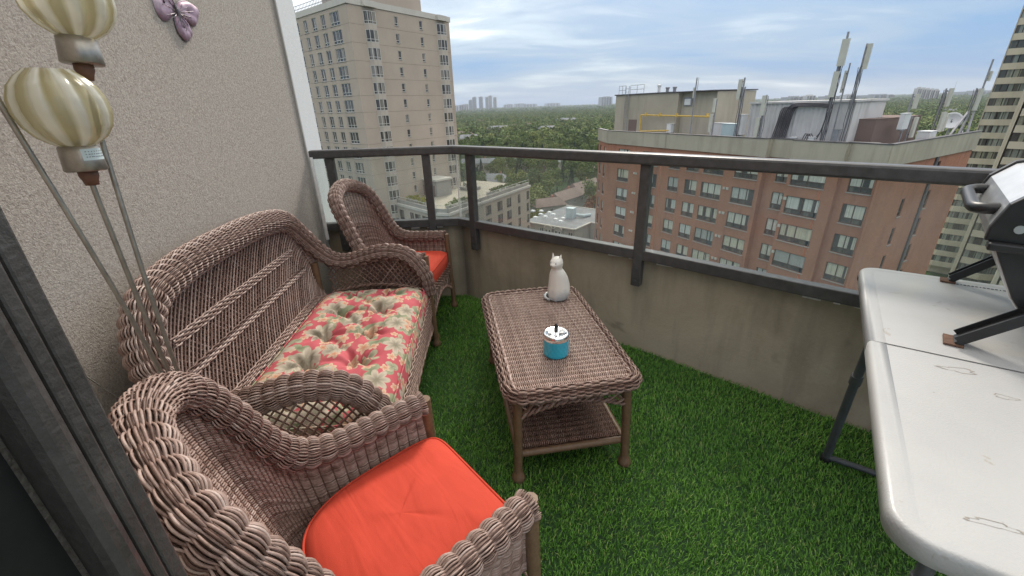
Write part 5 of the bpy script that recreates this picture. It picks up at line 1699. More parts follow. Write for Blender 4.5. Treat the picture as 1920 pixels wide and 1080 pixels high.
# ------------------------------------------------------------------ wicker sofa
SR = mirror([(.560, .288, .350, .030), (.563, .272, .462, .034), (.582, .194, .567, .037), (.600, .084, .592, .038), (.612, -.023, .573, .038), (.612, -.129, .548, .037), (.608, -.212, .560, .038), (.595, -.281, .625, .041), (.548, -.329, .719, .044), (.453, -.352, .812, .046), (.311, -.360, .843, .047), (.157, -.364, .854, .047), (0, -.363, .856, .047)])
def make_sofa():
    root = thing('wicker_sofa', 'wicker loveseat with rolled back and floral tufted cushion against the stucco wall', 'sofa')
    path, tt, L = spline(SR, 420)
    rim, core = MB(), MB()
    weave_tube(rim, path[:, :3], path[:, 3], 66, .034, .0032, 6, core)
    r_ = rim.build('rolled_rim', M['wicker_pale'], root, True)
    core.build('rim_core', M['wicker_core'], r_, True)
    # back panel
    sel = (tt >= 6.9) & (tt <= 17.1)
    bp = path[sel]
    top = bp[:, :3] + np.array((0, .012, -1.0)) * (bp[:, 3:4] * np.array((0, 1, .8)))
    basep = np.stack([bp[:, 0] * .97, np.full(len(bp), -.27) , np.full(len(bp), .335)], -1)
    S = np.stack([top * (1 - v) + basep * v + np.array((0, -.02, 0)) * math.sin(math.pi * v) for v in np.linspace(0, 1, 16)])
    lt = MB()
    lattice(lt, S, 62, .30, .0028, .0032, 30)
    # stakes behind
    for k in np.linspace(2, S.shape[1] - 3, 58).astype(int):
        lt.tubes(S[:, k] + np.array((0, -.006, 0)), .0034, sides=4, shade=.38, cap=False)
    lt.build('lattice_back', M['wicker_pale'], root, True)
    # second, outer layer of the hollow back
    ot = MB()
    So = np.stack([top * (1 - v) + (basep + np.array((0, -.06, 0))) * v + np.array((0, -.035 - .03 * math.sin(math.pi * v), 0)) for v in np.linspace(0, 1, 10)])
    weave_sheet(ot, So, 74, .030, .0036, .0030, 3, 4, True)
    ot.build('outer_back', M['wicker'], root, True)
    # woven bands: horizontal across the back, at fixed heights
    bd_ = MB()
    for zc, n in ((.40, 5), (.555, 5), (.665, 5)):
        lines = []
        Srow = []
        xs = S[..., 0]; zs = S[..., 2]
        hw = .50 if zc < .6 else (.44 if zc < .7 else .3)
        xg = np.linspace(-hw, hw, 60)
        def surf(x, z):
            k = np.argmin(np.abs(S[8, :, 0] - x))
            col = S[:, k]
            return np.array((x, np.interp(-z, -col[:, 2], col[:, 1]) + .007, z))
        for dz in np.linspace(-.014, .014, n):
            Srow.append([surf(x, zc + dz) for x in xg])
        weave_sheet(bd_, np.array(Srow), n, .022, .0032, .0036, 4, 4, False)
    bd_.build('woven_band', M['wicker_pale'], root, True)
    bb = MB()
    Sb = S[-4:, :]
    weave_sheet(bb, S[-3:] + np.array((0, .005, 0)), 10, .024, .0032, .0034, 4, 4, False)
    bb.build('woven_band', M['wicker_pale'], root, True)
    # uprights in the back
    up = MB()
    for x in (-.2, .2):
        k = np.argmin(np.abs(S[8, :, 0] - x))
        MB().tubes(S[:, k] + np.array((0, -.012, 0)), .010, sides=6, shade=.05).build('upright', M['wicker_core'], root, True)
    # inner welt along the roll
    wl_ = MB()
    for q in range(2):
        ph = np.linspace(0, L / .014, len(bp)) + q * 3.14
        wl_.tubes(top + np.stack([0 * ph, np.cos(ph) * .004 + .012, np.sin(ph) * .004 - .004], -1), .0050, sides=5, shade=.4 + .25 * q)
    wl_.build('braid', M['wicker'], root, True)
    # arm panels
    for s in (-1, 1):
        asel = (tt >= 1.0) & (tt <= 6.6) if s > 0 else (tt >= len(SR) - 1 - 6.6) & (tt <= len(SR) - 2.0)
        ap = path[asel]
        top_a = ap[:, :3] - np.array((0, 0, 1.0)) * ap[:, 3:4] * .8
        yy = top_a[:, 1]
        f = (yy - yy.min()) / (yy.max() - yy.min())
        low = np.stack([top_a[:, 0] * .985, yy * .97, .375 + .03 * np.sin(np.pi * f)], -1)
        Sa = np.stack([top_a * (1 - v) + low * v for v in np.linspace(0, 1, 8)])
        m_ = MB()
        lattice(m_, Sa, 20, .22, .0034, .003, 12)
        for q in range(2):
            ph = np.linspace(0, 60, len(low)) + q * 3.14
            m_.tubes(low + np.stack([np.cos(ph) * .006, 0 * ph, np.sin(ph) * .006], -1), .0065, sides=5, shade=.4 + .2 * q)
        So_ = np.stack([low * (1 - v) + (low * (1, 1, 0) + np.array((0, 0, .24))) * v for v in np.linspace(0, 1, 4)])
        lattice(m_, So_, 16, .2, .0034, .003, 8)
        m_.build('arm_panel', M['wicker'], root, True)
    # seat frame, apron, legs
    MB().prism([(-.56, .27), (.56, .27), (.56, -.28), (-.56, -.28)][::-1], .265, .30).build('seat_deck', M['wicker_core'], root)
    fr = MB()
    S2 = np.stack([np.stack([np.linspace(.575, -.575, 20), np.full(20, .285), np.full(20, z)], -1) for z in (.325, .22)])
    weave_sheet(fr, S2, 15, .026, .0034, .0035, 4, 4)
    arch_lattice(fr, (.56, .28), (-.56, .28), .22, .09, .03, 22, .0034)
    for s in (-1, 1):
        S3 = np.stack([np.stack([np.full(12, .578 * s), np.linspace(.28, -.28, 12), np.full(12, z)], -1) for z in (.30, .22)])
        weave_sheet(fr, S3, 11, .026, .0034, .0035, 4, 4)
    fr.build('apron', M['wicker'], root, True)
    for x in (-.572, .572):
        for y, zt_ in ((.283, .40), (-.30, .56)):
            m_ = MB(); wrapped_leg(m_, (x, y, zt_), (x * 1.01, y * 1.03, 0), .019, .015); m_.build('leg', M['cane'], root, True)
    # floral cushion with deep buttons
    nx, ny = 150, 76
    U, Vv = np.meshgrid(np.linspace(-1, 1, nx), np.linspace(-1, 1, ny), indexing='ij')
    sx_, sy_ = .545, .270
    X, Y = U * sx_, Vv * sy_ + .012
    edge = (1 - np.abs(U) ** 10) * (1 - np.abs(Vv) ** 6)
    Z = .112 * np.clip(edge, 0, 1) ** .35
    tuf = [(x, y) for x in (-.43, -.215, 0, .215, .43) for y in (-.085, .105)]
    for k, (tx, ty) in enumerate(tuf):
        dx_, dy_ = X - tx, Y - ty
        d = np.hypot(dx_, dy_)
        aa = np.arctan2(dy_, dx_)
        Z -= .026 * np.exp(-(d / .018) ** 1.2) + .050 * np.exp(-(d / .060) ** 2) * (.6 + .4 * np.cos(6 * aa + k))
    for (tx, ty), (t2x, t2y) in [(tuf[i], tuf[j]) for i in range(10) for j in range(i) if (abs(tuf[i][0] - tuf[j][0]) < .25 and (i + j) % 2 == 1)]:
        ax, ay = t2x - tx, t2y - ty
        L2 = math.hypot(ax, ay)
        tpar = np.clip(((X - tx) * ax + (Y - ty) * ay) / L2 ** 2, 0, 1)
        d = np.hypot(X - tx - ax * tpar, Y - ty - ay * tpar)
        Z -= .016 * np.exp(-(d / .014) ** 2)
    Z += .004 * np.sin(X * 31 + 2 * np.sin(Y * 40)) * np.sin(Y * 27) * edge
    Z *= edge ** .15
    m_ = MB().grid(np.stack([X, Y, .335 + Z], -1), flip=True)
    # sides and underside
    bot = np.stack([X, Y, .335 - .035 * np.clip(edge, 0, 1) ** .4], -1)
    m_.grid(bot)
    for k in range(len(m_.polys)): m_.polys[k] = m_.polys[k][:, ::-1].copy()
    c = m_.build('floral_cushion', M['floral'], root, True)
    bt = MB()
    for tx, ty in tuf:
        k = (np.abs(X[:, 0] - tx)).argmin(); l = (np.abs(Y[0] - ty)).argmin()
        bt.lathe([(0, .004), (.006, .003), (.008, 0), (.006, -.003)], 10, (tx, ty, .335 + Z[k, l] + .004))
    bt.build('button', M['piping'], c, True)
    per = []
    for t_ in np.linspace(0, 1, 240):
        pass
    an = np.linspace(0, 2 * np.pi, 300)
    pxx = np.sign(np.cos(an)) * np.abs(np.cos(an)) ** .16 * sx_ * .985
    pyy = np.sign(np.sin(an)) * np.abs(np.sin(an)) ** .16 * sy_ * .975 + .012
    for z in (.408, .322):
        MB().tubes(np.stack([pxx, pyy, np.full(300, z - .012)], -1), .0035, sides=6).build('piping', M['floral'], c, True)
    return root
sofa = make_sofa()
sofa.location = (-.708, 1.573, 0); sofa.rotation_euler.z = R_(-86.5)

# ------------------------------------------------------------------ wicker coffee table
def rrect(w, l, r, n=8):
    pts = []
    for cx, cy, a0 in ((w / 2 - r, l / 2 - r, 0), (-w / 2 + r, l / 2 - r, 90), (-w / 2 + r, -l / 2 + r, 180), (w / 2 - r, -l / 2 + r, 270)):
        for a in np.linspace(R_(a0), R_(a0 + 90), n):
            pts.append((cx + r * math.cos(a), cy + r * math.sin(a)))
    return np.array(pts)
def closed_path(pts, z, n):
    p = np.vstack([pts, pts[:1]])
    d = np.concatenate([[0], np.cumsum(np.linalg.norm(np.diff(p, axis=0), axis=1))])
    s = np.linspace(0, d[-1], n)
    return np.stack([np.interp(s, d, p[:, 0]), np.interp(s, d, p[:, 1]), np.full(n, z)], -1)
TH = .41
tb = thing('wicker_coffee_table', 'woven wicker coffee table with lower shelf on the green turf', 'coffee table', (.147, 1.598, 0), R_(8.4))
m = MB(); tw, tl = .44, .82
ys = np.linspace(-tl / 2, tl / 2, 60)
S = np.stack([np.stack([np.full(60, x), ys, TH - .0075 + .003 * np.cos(x * 3) * np.cos(ys * 1.8)], -1) for x in np.linspace(-tw / 2, tw / 2, 12)])
weave_sheet(m, S, 64, .027, .0029, .0044, 6, 4, True, -1.0, banded, RNG, .08)
m.build('woven_top', M['wicker_palest'], tb, True)
MB().box((0, 0, TH - .0165), (tw, tl, .010)).build('top_board', M['wicker_core'], tb)
rim, core = MB(), MB()
weave_tube(rim, closed_path(rrect(.452, .832, .05), TH - .018, 200), .0215, 22, .028, .0028, 5, core)
r_ = rim.build('rolled_edge', M['wicker'], tb, True); core.build('edge_core', M['wicker_core'], r_, True)
m = MB()
for q in range(3):
    cp = closed_path(rrect(.425, .805, .035), TH - .002, 400)
    ph = np.linspace(0, 230, 400) + q * 2.09
    m.tubes(cp + np.stack([np.cos(ph) * .003, np.cos(ph) * .003, np.sin(ph) * .003], -1), .0036, sides=5, shade=.45 + .2 * q)
m.build('braid', M['wicker_pale'], tb, True)
sw_, sl_ = .385, .76
m = MB()
ys = np.linspace(-sl_ / 2, sl_ / 2, 40)
S = np.stack([np.stack([np.full(40, x), ys, .128 - .006 * np.cos(x * 8) * np.cos(ys * 4)], -1) for x in np.linspace(-sw_ / 2, sw_ / 2, 12)])
weave_sheet(m, S, 54, .027, .0029, .0044, 6, 4, True, -1.0, banded, RNG, .08)
sh_ = m.build('lower_shelf', M['wicker'], tb, True)
MB().box((0, 0, .112), (sw_, sl_, .008)).build('shelf_board', M['wicker_core'], sh_)
m = MB()
for a, b in (((-.2, -.385), (.2, -.385)), ((.2, -.385), (.2, .385)), ((.2, .385), (-.2, .385)), ((-.2, .385), (-.2, -.385))):
    P = np.linspace((*a, .118), (*b, .118), 40)
    m.tubes(P, (.0135 + .0012 * (np.arange(40) % 3 == 0))[None], sides=9, shade=.5)
m.build('shelf_rail', M['cane'], sh_, True)
for sx_ in (-1, 1):
    for sy_ in (-1, 1):
        m = MB(); wrapped_leg(m, (.198 * sx_, .385 * sy_, TH - .03), (.207 * sx_, .402 * sy_, 0), .0165, .0150); m.build('leg', M['cane'], tb, True)
m = MB()
for s in (-1, 1):
    arch_lattice(m, (-.195, .392 * s), (.195, .392 * s), TH - .035, .085, .040, 9, .0034)
    arch_lattice(m, (.205 * s, -.38), (.205 * s, .38), TH - .035, .085, .035, 17, .0034)
m.build('apron', M['wicker'], tb, True)
m = MB()
for s in (-1, 1):
    for x in (-1, 1):
        P, _, _ = spline([(.19 * x, .39 * s, .30), (.16 * x, .392 * s, .325), (.155 * x, .392 * s, .35), (.175 * x, .392 * s, .365)], 12)
        m.tubes(P, .0045, sides=5)
m.build('scroll', M['cane'], tb, True)

# ------------------------------------------------------------------ cat figurine
cat = thing('cat_figurine', 'white porcelain sitting cat figurine on the coffee table', 'figurine', (.226, 1.90, TH + .0035), R_(142))
rings = [(0, 0, .0, .040, .044), (.004, 0, .0, .046, .050), (.02, 0, -.002, .050, .054), (.045, 0, -.006, .052, .056), (.075, 0, -.006, .050, .053), (.105, 0, -.001, .046, .047), (.13, 0, .006, .040, .039), (.148, 0, .011, .032, .031), (.158, 0, .014, .026, .026), (.166, 0, .016, .0255, .027), (.176, 0, .018, .029, .031), (.19, 0, .0195, .031, .033), (.203, 0, .018, .0275, .029), (.213, 0, .015, .019, .021), (.218, 0, .013, .008, .009), (.2185, 0, .013, .001, .001)]
a = np.linspace(0, 2 * np.pi, 33)
zz = np.array([r[0] for r in rings]); fine = np.linspace(0, 1, 60)
rr_ = np.array(rings)
idx = np.interp(fine, np.linspace(0, 1, len(rings)), np.arange(len(rings)))
rf = np.stack([np.interp(idx, np.arange(len(rings)), rr_[:, c]) for c in range(5)], -1)
X = rf[:, 1:2] + rf[:, 3:4] * np.cos(a)[None]; Y = rf[:, 2:3] + rf[:, 4:5] * np.sin(a)[None]; Z = np.repeat(rf[:, :1], 33, 1)
# muzzle, front legs, haunches pressed out of the same skin
front = np.clip(np.sin(a), 0, 1)[None]
Y += .011 * np.exp(-((Z - .183) / .008) ** 2) * front ** 6
leg = np.exp(-((np.abs(a - np.pi / 2) - .33) / .17) ** 2)[None]
Y += .008 * leg * np.clip(1 - Z / .12, 0, 1) * (Z > .001)
hau = np.exp(-((np.abs(a - np.pi / 2) - 1.5) / .5) ** 2)[None] * np.exp(-((Z - .035) / .03) ** 2)
X += np.sign(np.cos(a))[None] * .006 * hau
m = MB().grid(np.stack([X, Y, Z], -1))
for s in (-1, 1):
    V = [(s * .008, .020, .210), (s * .029, .018, .200), (s * .018, .006, .207), (s * .023, .015, .236)]
    m.add(V, [(0, 1, 3), (1, 2, 3), (2, 0, 3)] if s < 0 else [(1, 0, 3), (2, 1, 3), (0, 2, 3)])
P, _, _ = spline([(.045, -.03, .010), (.062, .01, .010), (.045, .048, .010), (.012, .060, .010)], 14)
m.tubes(P, np.linspace(.010, .006, 14)[None], sides=8)
m.build('body', M['porcelain'], cat, True)
m = MB()
for s in (-1, 1):
    m.lathe([(0, -.0035), (.0026, -.002), (.0034, 0), (.0026, .002), (0, .0035)], 8, (s * .0135, .0475, .1945))
m.lathe([(0, -.002), (.003, 0), (0, .002)], 8, (0, .0615, .186))
m.build('eye', M['eye'], cat, True)

# ------------------------------------------------------------------ turquoise ashtray jar
jar = thing('ashtray_jar', 'turquoise push-top ashtray jar with chrome lid on the coffee table', 'ashtray', (.160, 1.395, TH + .0035), 0)
an = np.linspace(0, 2 * np.pi, 97); zz = np.linspace(0, .072, 44)
A2, Z2 = np.meshgrid(an, zz, indexing='xy')
emb = .0013 * np.abs(np.sin(A2 * 9 + Z2 * 130)) * np.abs(np.sin(A2 * 9 - Z2 * 130))
Rj = .0478 + emb - .003 * np.exp(-(Z2 / .004) ** 2)
m = MB().grid(np.stack([Rj * np.cos(A2), Rj * np.sin(A2), Z2], -1), flip=False)
m.lathe([(.0, .0005), (.045, .0005)], 40)
m.build('body', M['teal'], jar, True)
m = MB().lathe([(.0485, .068), (.0495, .072), (.0495, .084), (.047, .090), (.042, .092), (.036, .089), (.030, .084), (.012, .080), (.006, .080), (.0055, .1), (0, .1)], 48); m.build('lid', M['chrome'], jar, True)
m = MB()
for k in range(3):
    aa = k * 2.094 + .5
    c_, s_ = math.cos(aa), math.sin(aa)
    m.add([(c_ * .010, s_ * .010, .0835), (c_ * .026 - s_ * .012, s_ * .026 + c_ * .012, .0855), (c_ * .036, s_ * .036, .0905), (c_ * .026 + s_ * .012, s_ * .026 - c_ * .012, .0855)], [(0, 1, 2, 3)])
m.build('plunger_vane', M['steel'], jar)
MB().lathe([(.0, .094), (.0068, .094), (.0072, .098), (.0066, .106), (.0072, .112), (.0066, .120), (.004, .124), (.004, .127), (0, .128)], 16).build('knob', M['black'], jar, True)

# ------------------------------------------------------------------ folding table
ft = thing('folding_table', 'white plastic fold-in-half table with worn stains holding the grill', 'table', (1.113, .711, 0), R_(54.1 - 90))
TZ = .74
def half_top(y0, y1, far):
    w, r = .61, .055
    y0_, y1_ = y0, y1
    pts = []
    def arc(cx, cy, a0):
        for a in np.linspace(R_(a0), R_(a0 + 90), 9): pts.append((cx + r * math.cos(a), cy + r * math.sin(a)))
    if far:
        arc(w / 2 - r, y1 - r, 0); arc(-w / 2 + r, y1 - r, 90); pts += [(-w / 2, y0), (w / 2, y0)]
    else:
        pts += [(w / 2, y1), (-w / 2, y1)]; arc(-w / 2 + r, y0 + r, 180); arc(w / 2 - r, y0 + r, 270)
    pts = np.array(pts); n = len(pts)
    cen = pts.mean(0)
    prof = [(-.008, TZ - .040), (0, TZ - .036), (.001, TZ - .009), (-.001, TZ - .004), (-.004, TZ - .0008), (-.008, TZ), (-.028, TZ - .0004), (-.034, TZ - .0014)]
    # inward offset along vertex normals
    t = np.roll(pts, -1, 0) - np.roll(pts, 1, 0); t /= np.linalg.norm(t, axis=1, keepdims=True)
    nn = np.stack([t[:, 1], -t[:, 0]], -1)
    seam = np.isclose(pts[:, 1], y0 if far else y1)
    nn[seam] = np.stack([np.sign(pts[seam, 0]), np.zeros(seam.sum())], -1)
    m = MB(); V = []
    for o, z in prof:
        q = pts + nn * o
        V.append(np.stack([q[:, 0], q[:, 1], np.full(n, z)], -1))
    V = np.array(V); K = len(prof)
    m.add(V.reshape(-1, 3), [(k * n + i, k * n + (i + 1) % n, (k + 1) * n + (i + 1) % n, (k + 1) * n + i) for k in range(K - 1) for i in range(n)])
    m.add(V[-1], [tuple(range(n))]); m.add(V[0], [tuple(range(n - 1, -1, -1))])
    return m
for y0, y1, far in ((.0015, .61, True), (-.61, -.0015, False)):
    o = half_top(y0, y1, far).build('half_top', M['plastic'], ft)
    for p_ in o.data.polygons: p_.use_smooth = len(p_.vertices) == 4
for s in (1, -1):
    xl = .245 if s > 0 else .165
    for x in (-xl, xl):
        lf = MB().tubes(np.array([(x, .33 * s, TZ - .04), (x, (.40 if s > 0 else .36) * s, .35), (x, (.445 if s > 0 else .38) * s, .014)]), .0135, sides=10).build('leg', M['grey_steel'], ft, True)
        MB().tubes(np.array([(x, (.385 if s > 0 else .354) * s, .43), (x, (.392 if s > 0 else .357) * s, .395)]), .0175, sides=10).build('collar', M['grey_steel'], lf, True)
    MB().tubes(np.array([(-xl, (.443 if s > 0 else .379) * s, .03), (xl, (.443 if s > 0 else .379) * s, .03)]), .011, sides=8).build('foot_bar', M['grey_steel'], lf, True)
    MB().tubes(np.array([(-xl, (.377 if s > 0 else .35) * s, .48), (xl, (.377 if s > 0 else .35) * s, .48)]), .011, sides=8).build('cross_bar', M['grey_steel'], lf, True)
    for x in (-xl, xl):
        MB().lathe([(0, 0.003), (.018, .003), (.018, .03), (.014, .034)], 12, (x, (.446 if s > 0 else .381) * s, 0)).build('foot_cap', M['rubber'], lf, True)
    MB().beam((0, .35 * s, .62), (0, .05 * s, TZ - .05), .018, .008).build('brace', M['grey_steel'], ft)
MB().box((-.305, .55, TZ - .028), (.004, .022, .012)).build('lock_slot', M['rubber'], ft)
m = MB()
for k in range(34):
    m.box((-.10 + k * .0085, .555 - .0 * k, TZ - .0005), (.0055 if k % 5 else .002, .0035, .0018))
m.build('printed_line', M['ink'], ft)
st = MB()
for (x, y, rx, ry, ra) in ((-.155, -.055, .030, .011, .2), (-.10, -.13, .017, .007, .1), (.03, -.06, .022, .008, .3), (-.06, -.33, .03, .008, .1), (-.085, -.575, .03, .006, .3), (.02, -.53, .035, .012, -.2), (-.19, -.52, .03, .006, .2)):
    aa = np.linspace(0, 2 * np.pi, 22)[:-1]
    rr_ = 1 + .25 * np.sin(3 * aa + x * 50) + .15 * np.sin(7 * aa)
    ox = rx * rr_ * np.cos(aa); oy = ry * rr_ * np.sin(aa)
    V = np.stack([x + ox * math.cos(ra) - oy * math.sin(ra), y + ox * math.sin(ra) + oy * math.cos(ra), np.full(21, TZ - .0009)], -1)
    Vi = np.stack([x + (V[:, 0] - x) * .86, y + (V[:, 1] - y) * .86, np.full(21, TZ - .0009)], -1)
    st.add(np.vstack([V, Vi]), [(i, (i + 1) % 21, 21 + (i + 1) % 21, 21 + i) for i in range(21)])
st.build('stain', M['stain'], ft)

# ------------------------------------------------------------------ portable gas grill
gr = thing('portable_grill', 'stainless tabletop gas grill with black end caps on the folding table', 'grill', (1.072, .880, 0), math.atan2(.735, .677) - math.pi / 2)
GL = .50
def extr(sec, y0, y1, closed=True):
    n = len(sec)
    m = MB()
    V = [(x, y0, z) for x, z in sec] + [(x, y1, z) for x, z in sec]
    m.add(V, [(i, n + i, n + (i + 1) % n, (i + 1) % n) for i in range(n if closed else n - 1)] + ([tuple(range(n)), tuple(range(2 * n - 1, n - 1, -1))] if closed else []))
    return m
tray = [(-.016, .985), (.0, .955), (.05, .86), (.075, .828), (.10, .815), (.22, .815), (.30, .90), (.315, .975)]
lid = [(-.020, .990), (-.020, 1.010), (-.004, 1.062), (.035, 1.100), (.10, 1.118), (.21, 1.122), (.28, 1.09), (.318, .985)]
extr(tray, 0.02, GL - .02).build('fire_box', M['steel'], gr, bevel=.004)
lo = extr(lid, .02, GL - .02).build('lid', M['steel'], gr, bevel=.004)
cap = [(-.024, .983), (-.024, 1.013), (-.008, 1.066), (.032, 1.107), (.10, 1.126), (.21, 1.13), (.285, 1.095), (.324, .978)]
for y0, y1 in ((0, .022), (GL - .022, GL)):
    extr(cap, y0, y1).build('lid_end_cap', M['black'], lo, bevel=.004)
    extr([(x + (.004 if x < .15 else -.004), z) for x, z in tray], y0 + .004, y1 - .004).build('end_panel', M['black'], gr, bevel=.003)
MB().box((.155, -.004, .975), (.345, .03, .018)).build('end_flange', M['black'], gr, bevel=.004)
for x, z in ((.02, 1.015), (.29, 1.015)):
    bt = MB()
    q = np.linspace(0, 2 * np.pi, 13)[:-1]
    V = [(x + .009 * math.cos(t), -.004, z + .009 * math.sin(t)) for t in q] + [(x + .009 * math.cos(t), .002, z + .009 * math.sin(t)) for t in q]
    bt.add(V, [tuple(range(12))] + [(i, 12 + i, 12 + (i + 1) % 12, (i + 1) % 12) for i in range(12)])
    bt.build('bolt', M['steel'], lo)
P, _, _ = spline([(-.010, .10, 1.038), (-.032, .10, 1.036), (-.048, .125, 1.034), (-.050, .20, 1.034), (-.050, .31, 1.034), (-.048, .375, 1.034), (-.032, .40, 1.036), (-.010, .40, 1.038)], 48)
MB().tubes(P, .0135, sides=12).build('handle', M['black'], lo, True)
MB().box((.0, .44, 1.02), (.012, .03, .022)).build('latch', M['chrome'], lo, bevel=.003)
for y, wd in ((-.022, .046), (GL - .04, .028)):
    for x0, x1, z1, xf in ((-.004, .10, .85, -.008), (.33, .215, .85, .335)):
        lg = MB()
        lg.beam((x0, y, TZ + .004), (x1, y, z1), wd, .012, 0, (0, 0, 1))
        for s in (-1, 1):
            lg.beam((x0, y + s * wd / 2, TZ + .012), (x1, y + s * wd / 2, z1 + .008), .003, .022, 0, (0, 0, 1))
        l_ = lg.build('leg', M['black'], gr)
        MB().box((xf, y, TZ + .002), (.035, wd + .01, .005)).build('foot_pad', M['rust'], l_)

# ------------------------------------------------------------------ floor lamp with tulip shades
lamp = thing('tulip_floor_lamp', 'three-stem nickel floor lamp with ribbed cream glass shades', 'lamp', (-.79, .835, 0))
MB().lathe([(0, .004), (.115, .004), (.118, .012), (.10, .022), (.03, .03), (.016, .05), (.014, .12), (0, .12)], 36).build('base', M['brass'], lamp, True)
LO = np.array((-.79, .835, 0))
def to_local(p): return np.array(p) - LO
stems = [((-.79, .835, .05), (-.787, .803, .77), (-.822, .762, 1.32), (-.838, .745, 1.56)),
         ((-.786, .838, .05), (-.778, .812, .77), (-.775, .810, 1.10), (-.774, .811, 1.182)),
         ((-.783, .842, .05), (-.768, .824, .77), (-.772, .858, 1.20), (-.765, .874, 1.36))]
prof_s = [(.020, 0.0), (.030, .004), (.046, .016), (.058, .034), (.0635, .056), (.0625, .078), (.055, .098), (.043, .113), (.033, .121), (.0305, .124)]
for k, s in enumerate(stems):
    P, _, _ = spline([to_local(p) for p in s], 40)
    MB().tubes(P, .0045, sides=10).build('stem', M['brass'], lamp, True)
    top = to_local(s[-1])
    tilt = (P[-1] - P[-6]); tilt /= np.linalg.norm(tilt)
    rot = Vector(tilt).to_track_quat('Z', 'Y').to_euler()
    sk = MB().lathe([(0, -.004), (.010, -.004), (.012, .006), (.0145, .012), (.0145, .026), (0, .026)], 20).build('socket', M['socket'], lamp, True, loc=tuple(top)); sk.rotation_euler = rot
    m = MB().lathe([(0, .022), (.0295, .022), (.031, .024), (.028, .064), (.020, .068)], 28)
    cl = m.build('collar', M['brass'], lamp, True, loc=tuple(top)); cl.rotation_euler = rot
    if k == 1:
        aa = np.linspace(R_(185), R_(330), 20)
        g_ = np.stack([np.stack([r_ * np.cos(aa), r_ * np.sin(aa), np.full(20, z)], -1) for r_, z in ((.0299, .041), (.0288, .0605))])
        sti = MB().grid(g_).build('sticker', M['sticker'], cl)
        ik = MB()
        for q, z in enumerate((.046, .0505, .055)):
            for a0 in np.arange(195, 318, 7 + q):
                a1 = a0 + 4 + (a0 * 7 % 3)
                ar = np.linspace(R_(a0), R_(a1), 4)
                ik.grid(np.stack([np.stack([(.0302 - (zz_ - .041) * .056) * np.cos(ar), (.0302 - (zz_ - .041) * .056) * np.sin(ar), np.full(4, zz_)], -1) for zz_ in (z, z + .0014)]))
        ik.build('ink', M['ink'], sti)
    nseg = 180
    an = np.linspace(0, 2 * np.pi, nseg + 1)
    ribs = 18
    pf = np.array(prof_s)
    pz = np.interp(np.linspace(0, 1, 34), np.linspace(0, 1, len(pf)), pf[:, 1]); pr = np.interp(np.linspace(0, 1, 34), np.linspace(0, 1, len(pf)), pf[:, 0])
    tw_ = an[None, :] + 1.2 * (pz[:, None] - .06)
    lob = np.abs(np.cos(tw_ * ribs / 2))
    R2 = pr[:, None] * (1 + .055 * lob - .02)
    alt = .5 + .5 * np.sign(np.cos(tw_ * ribs / 2)) * np.clip(lob * 1.6, 0, 1)
    sh_ = np.clip(.15 + .85 * alt, 0, 1)
    m = MB().grid(np.stack([R2 * np.cos(an)[None], R2 * np.sin(an)[None], np.repeat(pz[:, None], nseg + 1, 1)], -1), shade=sh_)
    so = m.build('glass_shade', M['shade'], lamp, True, loc=tuple(top + tilt * .064)); so.rotation_euler = rot
    MB().lathe([(0, .0), (.012, .004), (.021, .03), (.024, .05), (.018, .072), (0, .082)], 20).build('bulb', M['antenna_white'], so, True)

# ------------------------------------------------------------------ butterfly on the wall, bead chain
bf = thing('butterfly_ornament', 'pink and pewter metal butterfly hung on the stucco wall', 'ornament', (WX(1.84), 1.84, 1.63))
def wing(pts, parent, name, lift):
    pts = np.array(pts, float) - (1.84, 1.63)
    c = pts.mean(0)
    n = len(pts)
    pc, _, _ = spline(np.vstack([pts, pts[:1]]), 36)
    m = MB()
    root_ = np.array((0, .01))
    L = []
    for f, h in ((1.0, .004), (.97, .008), (.8, .011 + lift), (.5, .013 + lift), (.1, .012)):
        q = c + (pc[:-1] - c) * f
        d_ = np.arctan2(q[:, 1] - root_[1], q[:, 0] - root_[0])
        rib = .0022 * np.abs(np.sin(d_ * 9)) * (f > .3)
        L.append(np.stack([h + rib + 0 * q[:, 0], q[:, 0] - .05 * 0, q[:, 1]], -1))
    G_ = np.array(L); G_ = np.concatenate([G_, G_[:, :1]], 1)
    m.grid(G_, flip=True)
    w = m.build(name, M['wing'], parent, True)
    e_ = MB().tubes(np.stack([np.full(36, .005), pc[:, 0], pc[:, 1]], -1), .0022, sides=6).build('wing_edge', M['pewter'], w, True)
    vn = MB()
    for k in range(3, 33, 5):
        vn.tubes(np.array([(.013, root_[0], root_[1]), (.0165 + lift, (root_[0] + pc[k, 0]) / 2, (root_[1] + pc[k, 1]) / 2), (.007, pc[k, 0], pc[k, 1])]), .0011, sides=4)
    vn.build('vein', M['pewter'], w)
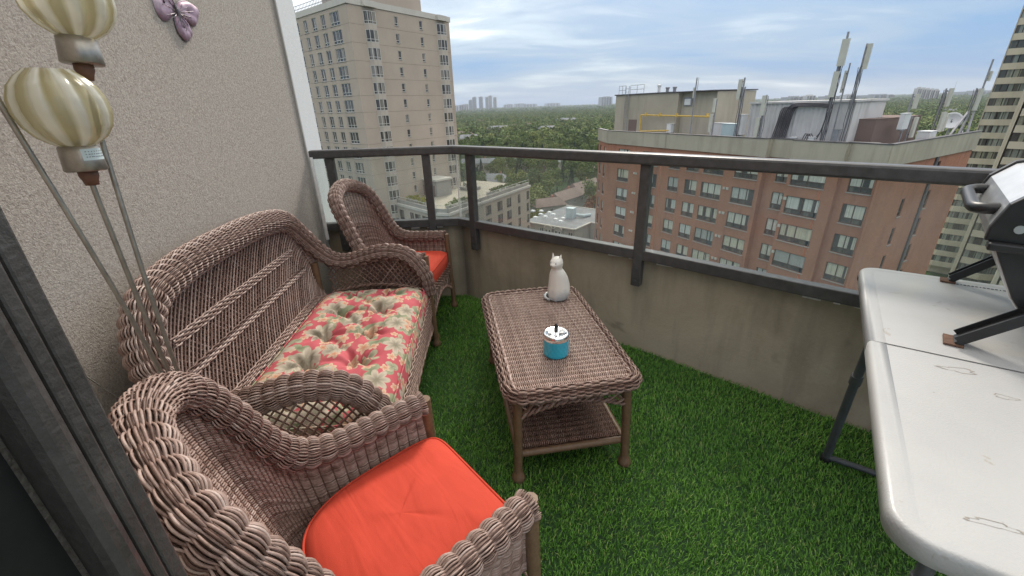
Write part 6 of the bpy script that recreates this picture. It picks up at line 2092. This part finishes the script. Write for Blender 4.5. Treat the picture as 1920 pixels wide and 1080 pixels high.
wing([(1.846, 1.668), (1.809, 1.622), (1.763, 1.602), (1.738, 1.63), (1.744, 1.68), (1.775, 1.72), (1.82, 1.715)], bf, 'wing', .002)
wing([(1.850, 1.644), (1.884, 1.619), (1.933, 1.612), (1.978, 1.672), (1.92, 1.690), (1.865, 1.675)], bf, 'wing', .003)
wing([(1.838, 1.642), (1.881, 1.624), (1.9, 1.582), (1.857, 1.551), (1.826, 1.572), (1.823, 1.609)], bf, 'wing', .002)
P, _, _ = spline([(.014, -.004, .035), (.016, 0, .01), (.014, .0, -.02), (.010, .002, -.038)], 16)
MB().tubes(P, np.interp(np.linspace(0, 1, 16), (0, .2, .5, .8, 1), (.004, .006, .005, .0035, .0015))[None], sides=8).build('body', M['pewter'], bf, True)
m = MB()
for s in (-1, 1):
    P, _, _ = spline([(.014, -.004, .035), (.016, -.004 + .012 * s, .055), (.012, -.004 + .03 * s, .07)], 8)
    m.tubes(P, .0009, sides=4)
m.build('antennae', M['pewter'], bf)
ch = MB()
P, _, _ = spline([(WX(.94) + .006, .94, .72), (WX(.98) + .008, .981, .631), (WX(1.01) + .012, 1.01, .564), (WX(1.04) + .03, 1.043, .485), (-1.08, 1.05, .40)], 64)
for k, p in enumerate(P):
    ch.lathe([(0, -.0024), (.0017, -.0017), (.0024, 0), (.0017, .0017), (0, .0024)], 6, tuple(p))
ch.tubes(P, .0007, sides=4)
tag(ch.build('bead_chain', M['brass'], smooth=True), 'thin brass bead pull chain hanging along the stucco wall', 'chain')

# ------------------------------------------------------------------ haze
t = NT('haze_air')
t.n.remove(t.bsdf)
pv = t.new('ShaderNodeVolumePrincipled')
pv.inputs['Color'].default_value = (0.80, 0.88, 1.0, 1)
pv.inputs['Density'].default_value = 0.0001
pv.inputs['Anisotropy'].default_value = 0.0
t.l.new(pv.outputs[0], t.out.inputs['Volume'])
hz = MB().box((0, 4500, (GZ - 1 + 160) / 2), (24500, 16500, 160 - GZ + 1)).build('haze', t.m)
tag(hz, 'thin pale blue haze over the city', 'haze', kind='stuff')
